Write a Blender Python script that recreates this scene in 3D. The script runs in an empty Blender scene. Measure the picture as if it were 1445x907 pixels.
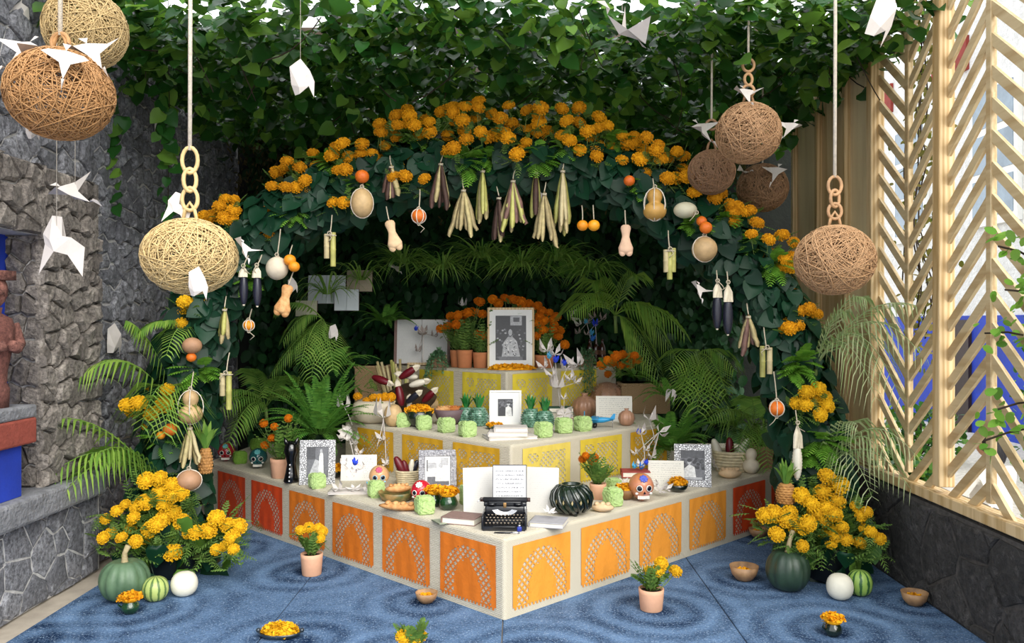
import bpy, bmesh, math, random
import numpy as np
from mathutils import Vector, Matrix, noise
random.seed(7); RNG = np.random.default_rng(7)
PI = math.pi
SC = bpy.context.scene
COL = SC.collection
# ------------------------------------------------------------------ camera, sky, sun, exposure
F = 1150.0; CX = 730.0; CY = 455.0; H = 1.6           # focal length in pixels, vanishing point, eye height
cam = bpy.data.cameras.new('camera'); camo = bpy.data.objects.new('camera', cam); COL.objects.link(camo)
cam.sensor_width = 36; cam.lens = 36 * F / 1445
cam.shift_x = (722.5 - CX) / 1445; cam.shift_y = (CY - 453.5) / 1445
cam.clip_start = 0.05; cam.clip_end = 200
camo.location = (0, 0, H); camo.rotation_euler = (PI / 2, 0, 0)
SC.camera = camo
w = bpy.data.worlds.new('overcast_sky'); SC.world = w; w.use_nodes = True
bg = w.node_tree.nodes['Background']; bg.inputs[0].default_value = (0.93, 0.96, 1.0, 1); bg.inputs[1].default_value = 1.5
sl = bpy.data.lights.new('sun', 'SUN'); sl.energy = 3.0; sl.angle = math.radians(50); sl.color = (1, 0.965, 0.9)
so = bpy.data.objects.new('sun', sl); COL.objects.link(so)
so.rotation_euler = Vector((-0.45, 0.85, -0.72)).to_track_quat('-Z', 'Y').to_euler()
vs = SC.view_settings; vs.view_transform = 'Standard'; vs.look = 'None'; vs.gamma = 1; vs.use_curve_mapping = False
vs.exposure = 0.5
SC.cycles.max_bounces = 7; SC.cycles.transparent_max_bounces = 12

# ------------------------------------------------------------------ pixel helpers (photo frame 1445 x 907)
def P(x, y, D): return Vector(((x - CX) * D / F, D, H - (y - CY) * D / F))
def G(x, y, z): return P(x, y, (H - z) * F / (y - CY))
T1, T2, T3 = 0.44, 0.81, 1.21

# ------------------------------------------------------------------ mesh builder
class MB:
    def __init__(s): s.v = []; s.f = []; s.mi = []; s.cur = 0
    def add(s, vs_, fs, M=None):
        o = len(s.v)
        if M is None: s.v += [tuple(q) for q in vs_]
        else: s.v += [tuple(M @ Vector(q)) for q in vs_]
        s.f += [tuple(i + o for i in f) for f in fs]; s.mi += [s.cur] * len(fs); return s
    def box(s, c, d, M=None):
        x, y, z = c; a, b, e = d[0] / 2, d[1] / 2, d[2] / 2
        vs_ = [(x + i * a, y + j * b, z + k * e) for k in (-1, 1) for j in (-1, 1) for i in (-1, 1)]
        return s.add(vs_, [(0, 2, 3, 1), (4, 5, 7, 6), (0, 1, 5, 4), (2, 6, 7, 3), (0, 4, 6, 2), (1, 3, 7, 5)], M)
    def rbox(s, c, d, r, M=None, seg=2):
        bm = bmesh.new(); bmesh.ops.create_cube(bm, size=1)
        for q in bm.verts: q.co = Vector((q.co.x * d[0], q.co.y * d[1], q.co.z * d[2]))
        bmesh.ops.bevel(bm, geom=bm.edges[:], offset=r, segments=seg, affect='EDGES', profile=0.5)
        bm.verts.index_update()
        vs_ = [q.co + Vector(c) for q in bm.verts]; fs = [[q.index for q in f.verts] for f in bm.faces]; bm.free()
        return s.add(vs_, fs, M)
    def lathe(s, prof, n=20, M=None, ribs=None, cap=True):
        vs_ = []; fs = []
        for k, (r, z) in enumerate(prof):
            for i in range(n):
                a = 2 * PI * i / n; q = r
                if ribs: q = r * (1 - ribs[0] * abs(math.cos(a * ribs[1] / 2)) ** 6)
                vs_.append((q * math.cos(a), q * math.sin(a), z))
        for k in range(len(prof) - 1):
            for i in range(n):
                j = (i + 1) % n; fs.append((k * n + i, k * n + j, (k + 1) * n + j, (k + 1) * n + i))
        if cap:
            if prof[0][0] > 1e-5: fs.append(tuple(range(n))[::-1])
            if prof[-1][0] > 1e-5: fs.append(tuple((len(prof) - 1) * n + i for i in range(n)))
        return s.add(vs_, fs, M)
    def tube(s, pts, r, n=6, closed=False, M=None):
        pts = [Vector(p) for p in pts]; m = len(pts); vs_ = []; fs = []
        rs = r if isinstance(r, (list, tuple)) else [r] * m
        up = None
        for i in range(m):
            if closed: t = pts[(i + 1) % m] - pts[i - 1]
            else: t = pts[min(i + 1, m - 1)] - pts[max(i - 1, 0)]
            t = t.normalized() if t.length > 1e-9 else Vector((0, 0, 1))
            if up is None: up = t.orthogonal().normalized()
            up = (up - t * up.dot(t)); up = up.normalized() if up.length > 1e-6 else t.orthogonal().normalized()
            b = t.cross(up)
            for k in range(n):
                a = 2 * PI * k / n; vs_.append(pts[i] + (up * math.cos(a) + b * math.sin(a)) * rs[i])
        for i in range(m if closed else m - 1):
            i2 = (i + 1) % m
            for k in range(n):
                k2 = (k + 1) % n; fs.append((i * n + k, i * n + k2, i2 * n + k2, i2 * n + k))
        if not closed: fs.append(tuple(range(n))[::-1]); fs.append(tuple((m - 1) * n + k for k in range(n)))
        return s.add(vs_, fs, M)
    def ball(s, rad, c=(0, 0, 0), nu=16, nv=10, fn=None, M=None):
        if not isinstance(rad, (tuple, list)): rad = (rad,) * 3
        vs_ = []; fs = []
        for j in range(1, nv):
            t = PI * j / nv
            for i in range(nu):
                a = 2 * PI * i / nu; vs_.append(Vector((math.sin(t) * math.cos(a), math.sin(t) * math.sin(a), math.cos(t))))
        vs_.append(Vector((0, 0, 1))); vs_.append(Vector((0, 0, -1))); tp, bt = len(vs_) - 2, len(vs_) - 1
        if fn: vs_ = [fn(q) for q in vs_]
        vs_ = [Vector((q.x * rad[0] + c[0], q.y * rad[1] + c[1], q.z * rad[2] + c[2])) for q in vs_]
        for j in range(nv - 2):
            for i in range(nu):
                k = (i + 1) % nu; fs.append((j * nu + i, (j + 1) * nu + i, (j + 1) * nu + k, j * nu + k))
        for i in range(nu):
            k = (i + 1) % nu; fs.append((tp, i, k)); b = (nv - 2) * nu; fs.append((bt, b + k, b + i))
        return s.add(vs_, fs, M)
    def mesh(s, name, mats, smooth=True):
        me = bpy.data.meshes.new(name); me.from_pydata(s.v, [], s.f)
        for m in (mats if isinstance(mats, (list, tuple)) else [mats]): me.materials.append(m)
        if any(s.mi): me.polygons.foreach_set('material_index', s.mi)
        me.polygons.foreach_set('use_smooth', [smooth] * len(s.f)); me.update(); return me

def link(name, me, parent=None, loc=(0, 0, 0)):
    o = bpy.data.objects.new(name, me); COL.objects.link(o); o.location = loc
    if parent: o.parent = parent
    return o
def tag(o, label=None, cat=None, group=None, kind=None):
    if label: o['label'] = label
    if cat: o['category'] = cat
    if group: o['group'] = group
    if kind: o['kind'] = kind
    return o
def thing(name, label, cat, loc=(0, 0, 0), rz=0, group=None, rot=None, sc=1):
    o = bpy.data.objects.new(name, None); COL.objects.link(o); o.empty_display_size = 0.05
    o.location = loc; o.rotation_euler = rot if rot else (0, 0, rz); o.scale = (sc,) * 3
    return tag(o, label, cat, group)
def part(parent, name, mb, mat, smooth=True, label=None, loc=(0, 0, 0), kind=None):
    me = mb if isinstance(mb, bpy.types.Mesh) else mb.mesh(name, mat, smooth)
    return tag(link(name, me, parent, loc), label, kind=kind)
def single(name, mb, mat, label, cat, loc=(0, 0, 0), rz=0, group=None, rot=None, smooth=True, sc=1):
    me = mb if isinstance(mb, bpy.types.Mesh) else mb.mesh(name, mat, smooth)
    o = link(name, me, None, loc); o.rotation_euler = rot if rot else (0, 0, rz); o.scale = (sc,) * 3
    return tag(o, label, cat, group)
def struct(name, mb, mat, smooth=False, parent=None, label=None):
    o = link(name, mb.mesh(name, mat, smooth), parent)
    if not parent: o['kind'] = 'structure'
    return tag(o, label)
def rotM(rx=0, ry=0, rz=0, loc=(0, 0, 0), s=1):
    return Matrix.Translation(loc) @ Matrix.Rotation(rz, 4, 'Z') @ Matrix.Rotation(ry, 4, 'Y') @ Matrix.Rotation(rx, 4, 'X') @ Matrix.Scale(s, 4)
def quad_bez(a, c, b, n): return [a * (1 - t) ** 2 + c * 2 * t * (1 - t) + b * t * t for t in [i / (n - 1) for i in range(n)]]
def U(a, b): return random.uniform(a, b)

# ------------------------------------------------------------------ materials
class NT:
    def __init__(s, name):
        s.m = bpy.data.materials.new(name); s.m.use_nodes = True; s.t = s.m.node_tree
        s.b = s.t.nodes['Principled BSDF']; s.out = s.t.nodes['Material Output']
    def n(s, typ, **kw):
        q = s.t.nodes.new(typ)
        for k, v in kw.items():
            if k.startswith('i_'): q.inputs[k[2:].replace('_', ' ')].default_value = v
            else: setattr(q, k, v)
        return q
    def l(s, a, b): s.t.links.new(a, b)
    def math(s, op, a, b=None, clamp=False):
        q = s.n('ShaderNodeMath', operation=op, use_clamp=clamp)
        for i, x in enumerate((a, b)):
            if x is None: continue
            if isinstance(x, (int, float)): q.inputs[i].default_value = x
            else: s.l(x, q.inputs[i])
        return q.outputs[0]
    def mix(s, fac, a, b, blend='MIX'):
        q = s.n('ShaderNodeMix', data_type='RGBA', blend_type=blend)
        for i, x in ((0, fac), (6, a), (7, b)):
            if isinstance(x, (int, float)): q.inputs[i].default_value = x
            elif isinstance(x, tuple): q.inputs[i].default_value = (*x, 1) if len(x) == 3 else x
            else: s.l(x, q.inputs[i])
        return q.outputs[2]
    def coord(s, kind='Object'): return s.n('ShaderNodeTexCoord').outputs[kind]
    def noise(s, scale, detail=4, vec=None, rough=0.6):
        q = s.n('ShaderNodeTexNoise', i_Scale=scale, i_Detail=detail, i_Roughness=rough)
        s.l(vec if vec is not None else s.coord(), q.inputs['Vector']); return q.outputs['Fac']
    def ramp(s, fac, a, b):
        return s.n_map(fac, a, b)
    def n_map(s, fac, a, b):
        q = s.n('ShaderNodeMapRange', clamp=True); s.l(fac, q.inputs[0]); q.inputs[1].default_value = a; q.inputs[2].default_value = b
        return q.outputs[0]
    def bump(s, h, strength=0.5, dist=0.01):
        q = s.n('ShaderNodeBump', i_Strength=strength, i_Distance=dist); s.l(h, q.inputs['Height']); s.l(q.outputs[0], s.b.inputs['Normal'])
def C(h):
    h = h.lstrip('#'); c = [int(h[i:i + 2], 16) / 255 for i in (0, 2, 4)]
    return tuple(x / 12.92 if x <= 0.04045 else ((x + 0.055) / 1.055) ** 2.4 for x in c)
MATS = {}
def mat(name, col, rough=0.6, var=0.25, scale=12, bump=0.0, bscale=60, metal=0, col2=None, spec=0.5, coat=0, rnd=0.0, bdist=0.01):
    """plain procedural material: colour broken by noise, fine relief"""
    if name in MATS: return MATS[name]
    k = NT(name); c2 = col2 or tuple(x * (1 - var) for x in col)
    base = k.mix(k.n_map(k.noise(scale, 5), 0.35, 0.65), col, c2)
    if rnd:
        oi = k.n('ShaderNodeObjectInfo').outputs['Random']
        hsv = k.n('ShaderNodeHueSaturation'); k.l(base, hsv.inputs['Color'])
        k.l(k.math('ADD', k.math('MULTIPLY', oi, 2 * rnd), 1 - rnd), hsv.inputs['Value'])
        k.l(k.math('ADD', k.math('MULTIPLY', oi, rnd * 0.06), 0.5 - rnd * 0.03), hsv.inputs['Hue'])
        base = hsv.outputs[0]
    k.l(base, k.b.inputs['Base Color']); k.b.inputs['Roughness'].default_value = rough; k.b.inputs['Metallic'].default_value = metal
    k.b.inputs['Specular IOR Level'].default_value = spec; k.b.inputs['Coat Weight'].default_value = coat
    if bump: k.bump(k.noise(bscale, 4), bump, bdist)
    MATS[name] = k.m; return k.m
def leafmat(name, col, col2, trans=0.3, rough=0.4, rnd=0.35, scale=6):
    """leaf: two greens varied by place and by object, some light passing through"""
    if name in MATS: return MATS[name]
    k = NT(name)
    geo = k.n('ShaderNodeNewGeometry'); oi = k.n('ShaderNodeObjectInfo')
    f = k.math('FRACT', k.math('ADD', geo.outputs['Random Per Island'], oi.outputs['Random']))
    c = k.mix(f, col, col2)
    c = k.mix(k.math('MULTIPLY', k.noise(scale, 3), 0.5), c, tuple(x * 0.6 for x in col))
    k.l(c, k.b.inputs['Base Color']); k.b.inputs['Roughness'].default_value = rough; k.b.inputs['Specular IOR Level'].default_value = 0.22
    tr = k.n('ShaderNodeBsdfTranslucent'); k.l(k.mix(0.5, c, (0.25, 0.5, 0.04), 'MIX'), tr.inputs[0])
    ms = k.n('ShaderNodeMixShader'); ms.inputs[0].default_value = trans
    k.l(k.b.outputs[0], ms.inputs[1]); k.l(tr.outputs[0], ms.inputs[2]); k.l(ms.outputs[0], k.out.inputs[0])
    MATS[name] = k.m; return k.m
def stonemat(name, a, b, rough=0.95, bscale=40, bump=0.9, dist=0.03):
    k = NT(name); geo = k.n('ShaderNodeNewGeometry'); oi = k.n('ShaderNodeObjectInfo'); pos = geo.outputs['Position']
    f = k.math('FRACT', k.math('ADD', geo.outputs['Random Per Island'], oi.outputs['Random']))
    c = k.mix(f, a, b)
    n1 = k.noise(9, 6, pos, 0.7); n2 = k.noise(bscale, 5, pos, 0.7)
    c = k.mix(k.n_map(n2, 0.35, 0.6), tuple(x * 0.55 for x in a), c)
    c = k.mix(k.n_map(n1, 0.55, 0.75), c, tuple(min(1, x * 1.7) for x in b))
    k.l(c, k.b.inputs['Base Color']); k.b.inputs['Roughness'].default_value = rough
    k.bump(n2, bump, dist); MATS[name] = k.m; return k.m
def burlapmat():
    k = NT('burlap'); pos = k.coord()
    wv = k.n('ShaderNodeTexWave', wave_type='BANDS', bands_direction='Z', i_Scale=70.0, i_Distortion=2.5, i_Detail=2.0); k.l(pos, wv.inputs[0])
    wx = k.n('ShaderNodeTexWave', wave_type='BANDS', bands_direction='DIAGONAL', i_Scale=62.0, i_Distortion=3.0, i_Detail=2.0); k.l(pos, wx.inputs[0])
    h = k.math('MULTIPLY', wv.outputs['Fac'], wx.outputs['Fac'])
    c = k.mix(k.n_map(h, 0.05, 0.5), C('b3aa94'), C('efe8d8')); c = k.mix(k.math('MULTIPLY', k.noise(5, 3), 0.35), c, C('d6cbb0'))
    k.l(c, k.b.inputs['Base Color']); k.b.inputs['Roughness'].default_value = 0.95; k.b.inputs['Specular IOR Level'].default_value = 0.1
    k.bump(h, 0.6, 0.005); return k.m
def woodmat(name, a, b, axis=2, sc=1.0, rough=0.6):
    k = NT(name); mp = k.n('ShaderNodeMapping'); oi = k.n('ShaderNodeObjectInfo')
    s = [14 * sc, 14 * sc, 14 * sc]; s[axis] = 1.1 * sc; mp.inputs['Scale'].default_value = s
    k.l(k.coord(), mp.inputs[0]); k.l(oi.outputs['Random'], mp.inputs['Location'])
    n1 = k.noise(2.2, 6, mp.outputs[0], 0.65)
    wv = k.n('ShaderNodeTexWave', wave_type='BANDS', i_Scale=0.8, i_Distortion=7.0, i_Detail=3.0); k.l(mp.outputs[0], wv.inputs[0])
    f = k.math('ADD', k.math('MULTIPLY', n1, 0.6), k.math('MULTIPLY', wv.outputs['Fac'], 0.4))
    k.l(k.mix(k.n_map(f, 0.3, 0.75), a, b), k.b.inputs['Base Color']); k.b.inputs['Roughness'].default_value = rough
    k.bump(f, 0.15, 0.004); return k.m
def rugmat():
    k = NT('blue_rug'); geo = k.n('ShaderNodeNewGeometry'); pos = geo.outputs['Position']
    jit = k.n('ShaderNodeTexNoise', i_Scale=1.5, i_Detail=3.0); k.l(pos, jit.inputs['Vector'])
    v = k.n('ShaderNodeVectorMath', operation='ADD'); sc = k.n('ShaderNodeVectorMath', operation='SCALE'); sc.inputs['Scale'].default_value = 0.12
    k.l(jit.outputs['Color'], sc.inputs[0]); k.l(pos, v.inputs[0]); k.l(sc.outputs[0], v.inputs[1]); pv = v.outputs[0]
    tot = None
    for (x, y, R) in [(436, 806, .62), (600, 850, .5), (925, 862, .7), (1053, 815, .55), (1070, 758, .4), (180, 862, .7), (1295, 850, .6),
                      (330, 775, .5), (420, 905, .55), (760, 930, .7), (1180, 890, .6), (60, 905, .5), (560, 925, .45)]:
        g = G(x, y, 0) + Vector((.06, .06, .06))
        d = k.n('ShaderNodeVectorMath', operation='DISTANCE'); k.l(pv, d.inputs[0]); d.inputs[1].default_value = (g.x, g.y, .06); d = d.outputs['Value']
        wvv = k.math('MULTIPLY', k.math('SINE', k.math('MULTIPLY', d, 36)), k.n_map(d, R, R * 0.45))
        core = k.math('MULTIPLY', k.n_map(d, 0.26, 0.05), 0.5)
        e = k.math('ADD', k.math('MULTIPLY', wvv, 0.36), core)
        tot = e if tot is None else k.math('ADD', tot, e)
    fine = k.noise(75, 4, pos, 0.85); mid = k.noise(2.6, 6, pos, 0.7); speck = k.noise(120, 2, pos)
    f = k.math('ADD', k.math('MULTIPLY', tot, 0.55), k.math('ADD', k.math('MULTIPLY', mid, 1.1), k.math('MULTIPLY', fine, 1.7)))
    c = k.mix(k.n_map(f, 0.92, 1.9), C('7392b8'), C('172c4a')); c = k.mix(k.n_map(speck, 0.58, 0.74), c, C('a3b8d0'))
    k.l(c, k.b.inputs['Base Color']); k.b.inputs['Roughness'].default_value = 1; k.b.inputs['Specular IOR Level'].default_value = 0.05
    k.bump(fine, 0.7, 0.012); return k.m
def linemat(name, paper, ink, rows, hand=0.5, x0=0.08, x1=0.92, cut=0.45):
    """illegible lines of handwriting/typing printed on paper, in the sheet's own generated coordinates"""
    k = NT(name); g = k.n('ShaderNodeSeparateXYZ'); k.l(k.coord('Generated'), g.inputs[0]); x, z = g.outputs[0], g.outputs[2]
    fr = k.math('FRACT', k.math('MULTIPLY', z, rows)); row = k.math('FLOOR', k.math('MULTIPLY', z, rows))
    cv = k.n('ShaderNodeCombineXYZ'); k.l(k.math('MULTIPLY', x, rows * 3.0), cv.inputs[0]); k.l(k.math('MULTIPLY', row, 7.31), cv.inputs[1]); k.l(k.math('MULTIPLY', fr, hand * 3), cv.inputs[2])
    nz = k.noise(1.6, 4, cv.outputs[0], 0.75)
    band = k.math('MULTIPLY', k.math('GREATER_THAN', fr, 0.38), k.math('LESS_THAN', fr, 0.72))
    inx = k.math('MULTIPLY', k.math('GREATER_THAN', x, x0), k.math('LESS_THAN', x, x1))
    inz = k.math('MULTIPLY', k.math('GREATER_THAN', z, 0.06), k.math('LESS_THAN', z, 0.93))
    f = k.math('MULTIPLY', k.math('MULTIPLY', band, inx), k.math('MULTIPLY', inz, k.n_map(nz, cut, cut + 0.12)))
    k.l(k.mix(f, paper, ink), k.b.inputs['Base Color']); k.b.inputs['Roughness'].default_value = 0.8; return k.m

M_BURLAP = burlapmat(); M_RUG = rugmat()
M_STONE_B = stonemat('grey_stone', C('74757b'), C('a7a8ae')); M_STONE_N = stonemat('brown_stone', C('7c746d'), C('aaa197'))
M_STONE_D = stonemat('dark_stone', C('3a3836'), C('5c5957'), bscale=22, bump=1.0, dist=0.05)
M_MORTAR = mat('mortar', C('cfcdca'), .95, .25, 30, .6, 50); M_MORTAR_D = mat('dark_mortar', C('5a5652'), .95, .5, 20, .8, 40)
M_CONC = mat('bench_concrete', C('8c8d91'), .9, .35, 14, .8, 45, bdist=.02)
M_FLOOR = mat('floor_concrete', C('b5aa9b'), .9, .25, 5, .4, 40)
M_LATT = woodmat('lattice_pine', C('cdb88f'), C('b2966a'), axis=1); M_PLY = woodmat('plywood', C('ecd6aa'), C('c4a270'), axis=2, sc=.45); M_POST = woodmat('post_pine', C('dcc193'), C('b5925c'))
M_BLUE = mat('cobalt_paint', C('1f3fb4'), .7, .3, 4, .2, 60)
M_HEDGE = mat('hedge_shade', C('10160e'), .95, .5, 8, .8, 30)  # near-black green, deep shade behind the arch put into the colour
M_PAPER = mat('white_paper', C('cdc6c0'), .75, .05, 6, .1, 30); M_PAPER2 = mat('cream_paper', C('e9e2d2'), .8, .08, 6)
M_TERRA = mat('terracotta_pink', C('d9a686'), .85, .12, 9, .15, 60); M_TERRA2 = mat('terracotta_orange', C('c07a4e'), .85, .2, 9, .15, 60)
M_SOIL = mat('potting_soil', C('2c1d14'), .95, .5, 60, .8, 90)
M_GOLD = mat('marigold_gold', C('efa81c'), .75, .25, 40, .5, 120, rnd=.12, spec=.15); M_ORNG = mat('marigold_orange', C('e07a10'), .75, .3, 40, .5, 120, rnd=.12, spec=.15)
M_YEL = mat('marigold_yellow', C('f0bb22'), .75, .2, 40, .5, 120, rnd=.1, spec=.15)
M_ROPE = mat('cotton_rope', C('e6dccb'), .9, .2, 60, .6, 200); M_TWINE = mat('twine', C('cbbfa6'), .9, .25, 80, .5, 200)
M_IVY = leafmat('ivy_leaf', C('2f6428'), C('12361a'), .22, .3); M_IVYL = leafmat('ivy_leaf_pale', C('7fa844'), C('2f6a2c'), .4, .35)
M_ARCHL = leafmat('arch_leaf', C('17402a'), C('0a261a'), .1, .38); M_BACKL = leafmat('back_leaf', C('26502a'), C('10281a'), .12, .5)
M_DRY = leafmat('dry_leaf', C('5c4a30'), C('2c2a18'), .15, .8)
M_FERN = leafmat('fern_green', C('76ac48'), C('437f34'), .3, .45); M_LETT = leafmat('bright_fern', C('8cc04a'), C('5d9a34'), .35, .45)
M_PALM = leafmat('palm_green', C('a3c258'), C('6b9e46'), .38, .35); M_PALE = leafmat('pale_grass', C('cdd6a8'), C('93b070'), .3, .45)
M_GRASS = leafmat('spider_grass', C('9cbf5c'), C('568c3c'), .35, .45); M_MFOL = leafmat('marigold_leaf', C('7d9c4c'), C('496f34'), .3, .5)
M_SUCC = leafmat('succulent', C('84ad82'), C('56845c'), .2, .5)
M_STEM = mat('stem_green', C('6d8440'), .6); M_BARK = mat('vine_bark', C('3a2d20'), .9, .4, 20, .6, 60)
# ------------------------------------------------------------------ the setting
struct('floor', MB().box((0, 4, -0.06), (60, 60, 0.1)), M_FLOOR)
def clip(poly, px, py, nx, ny):
    out = []; n = len(poly)
    for i in range(n):
        a = poly[i]; b = poly[(i + 1) % n]
        da = (a[0] - px) * nx + (a[1] - py) * ny; db = (b[0] - px) * nx + (b[1] - py) * ny
        if da <= 0: out.append(a)
        if (da < 0 < db) or (db < 0 < da):
            t = da / (da - db); out.append((a[0] + (b[0] - a[0]) * t, a[1] + (b[1] - a[1]) * t))
    return out
def voronoi(u0, u1, v0, v1, size, aspect=1.25, jit=0.8):
    su, sv = size * aspect, size; nu = max(1, round((u1 - u0) / su)); nv = max(1, round((v1 - v0) / sv)); du = (u1 - u0) / nu; dv = (v1 - v0) / nv
    sd = {(i, j): (u0 + (i + .5 + U(-.5, .5) * jit + (j % 2) * .3) * du, v0 + (j + .5 + U(-.5, .5) * jit) * dv) for i in range(-2, nu + 2) for j in range(-2, nv + 2)}
    cells = []
    for i in range(-1, nu + 1):
        for j in range(-1, nv + 1):
            p = sd[(i, j)]; poly = [(u0, v0), (u1, v0), (u1, v1), (u0, v1)]
            for a in range(-2, 3):
                for b in range(-2, 3):
                    q = sd.get((i + a, j + b))
                    if q is None or (a == 0 and b == 0): continue
                    nx, ny = q[0] - p[0], q[1] - p[1]; L = math.hypot(nx, ny)
                    poly = clip(poly, (p[0] + q[0]) / 2, (p[1] + q[1]) / 2, nx / L, ny / L)
                    if len(poly) < 3: break
                if len(poly) < 3: break
            if len(poly) >= 3: cells.append(poly)
    return cells
def stone_face(items, u0, u1, v0, v1, size, fn, m, gap=.010, h=.03, aspect=1.25):
    """fn(u, v, height) gives a world point on this face"""
    for poly in voronoi(u0, u1, v0, v1, size, aspect):
        cx = sum(p[0] for p in poly) / len(poly); cy = sum(p[1] for p in poly) / len(poly)
        r = max(math.hypot(p[0] - cx, p[1] - cy) for p in poly)
        if r < size * .3: continue
        k = 1 - gap / r; hh = h * U(.5, 1.25); tx, ty = U(-.25, .25) * hh, U(-.25, .25) * hh
        mid = []
        for q, p in enumerate(poly):                                  # one extra point per side keeps outlines uneven
            p2 = poly[(q + 1) % len(poly)]; mid.append(p); mid.append(((p[0] + p2[0]) / 2 * .95 + cx * .05, (p[1] + p2[1]) / 2 * .95 + cy * .05))
        n = len(mid); vs_ = []
        for s, z in ((k, -.012), (k * .97, hh * .55), (k * .74, hh)):
            for p in mid:
                du, dv = (p[0] - cx) * s, (p[1] - cy) * s
                vs_.append(fn(cx + du, cy + dv, z + (tx * du + ty * dv) / r * (z > 0) + (U(-.12, .12) * hh if z > 0 else 0)))
        fs = [(a * n + i, a * n + (i + 1) % n, (a + 1) * n + (i + 1) % n, (a + 1) * n + i) for a in (0, 1) for i in range(n)] + [tuple(2 * n + i for i in range(n))]
        items.append((fn(cx, cy, hh), r, vs_, fs, m))
def build_stones(items, parent, limit=300):
    def score(it):
        c = it[0]
        if c.y < .3: return 0
        x = CX + c.x * F / c.y; y = CY - (c.z - H) * F / c.y
        return it[1] / c.y if (-5 < x < 1450 and -5 < y < 912) else 0
    items.sort(key=score, reverse=True); rest = {}
    for k, (c, r, vs_, fs, m) in enumerate(items):
        if k < limit and score(items[k]) > 0:
            mb = MB().add([q - c for q in vs_], fs); part(parent, 'stone', mb, m, False, loc=c)
        else: rest.setdefault(m.name, (m, MB()))[1].add(vs_, fs)
    for m, mb in rest.values(): part(parent, 'small_stones', mb, m, False, kind='stuff')
wb = MB()
wb.box((-3.05, 6.75, 2), (.5, 3.0, 4.0)); wb.box((-3.01, 3.9, .26), (.58, 2.8, .52)); wb.box((-3.025, 4.995, 1.55), (.55, .63, 1.9))
wb.box((-3.02, 3.6, 2.3), (.56, 2.14, .4)); wb.box((-3.05, 3.9, 3.25), (.5, 2.8, 1.5))
wall_left = struct('wall_left', wb, M_MORTAR)
items = []
XF = lambda X: (lambda u, v, h: Vector((X + h, u, v)))
stone_face(items, 5.3, 8.1, 0, 3.9, .115, XF(-2.80), M_STONE_B)
stone_face(items, 3.0, 5.28, 0, .52, .15, XF(-2.72), M_STONE_B, gap=.006, h=.015)
stone_face(items, 4.65, 5.3, .655, 2.5, .115, XF(-2.74), M_STONE_N, h=.045, gap=.005)
stone_face(items, 3.3, 4.68, 2.1, 2.5, .115, XF(-2.74), M_STONE_N, h=.05, gap=.005)
stone_face(items, 3.3, 5.3, 2.5, 3.9, .14, XF(-2.80), M_STONE_B)
stone_face(items, -2.95, -2.72, .655, 2.1, .12, lambda u, v, h: Vector((u, 4.675 - h, v)), M_STONE_N, h=.03, gap=.005)
build_stones(items, wall_left)
struct('wall_niche', MB().box((-3.1, 3.6, 1.38), (.36, 2.14, 1.44)), M_BLUE, label='cobalt blue back of the wall niche')
# bench slab along the left wall
mb = MB().rbox((-2.93, 3.85, .585), (.62, 2.72, .145), .02)
single('stone_bench', mb, M_CONC, 'grey concrete bench slab built along the rough stone wall', 'bench', smooth=False)
# plinth and stone figure in the niche
p0 = Vector((-2.9, 4.32, 0))
t = thing('plinth', 'red painted plinth with grey slab top in the blue niche', 'plinth', (-2.78, 4.32, .94))
part(t, 'block', MB().rbox((0, 0, .07), (.26, .36, .14), .012), mat('red_paint', C('9a4a3c'), .85, .25, 20, .5, 60), False)
part(t, 'slab', MB().rbox((0, 0, .175), (.25, .38, .07), .012), M_CONC, False)
part(t, 'bracket', MB().box((-.01, -.03, -.14), (.2, .26, .28)), M_BLUE, False)
t = thing('stone_figure', 'reddish carved stone figure standing on the niche plinth', 'statue', (-2.78, 4.30, 1.15), rz=-.3)
m = stonemat('red_stone', C('6b4038'), C('94665a'), bscale=60, bump=.6, dist=.01)
part(t, 'body', MB().lathe([(.085, 0), (.09, .1), (.075, .13), (.08, .2), (.1, .3), (.115, .42), (.1, .47), (.05, .5), (.055, .53)], 18), m)
part(t, 'head', MB().ball((.075, .085, .1), (0, 0, .62)).box((0, 0, .7), (.16, .17, .05)).box((.075, -.02, .61), (.03, .05, .03)), m)
for s in (-1, 1): part(t, 'arm', MB().tube([(.02, s * .11, .44), (.05, s * .13, .33), (.1, s * .07, .31), (.12, s * .02, .33)], [.035, .032, .028, .03], 8), m)

# right: low dark stone wall
wall_right = struct('wall_right', MB().box((2.50, 4.7, .28), (.29, 7.0, .57)), M_MORTAR_D)
items = []
stone_face(items, 1.5, 7.5, 0, .55, .24, XF(2.355 - 0) if 0 else (lambda u, v, h: Vector((2.358 - h, u, v))), M_STONE_D, gap=.006, h=.022, aspect=1.5)
stone_face(items, 1.5, 7.5, 2.37, 2.64, .24, lambda u, v, h: Vector((v, u, .565 + h)), M_STONE_D, gap=.004, h=.012, aspect=1.6)
build_stones(items, wall_right)
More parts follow.
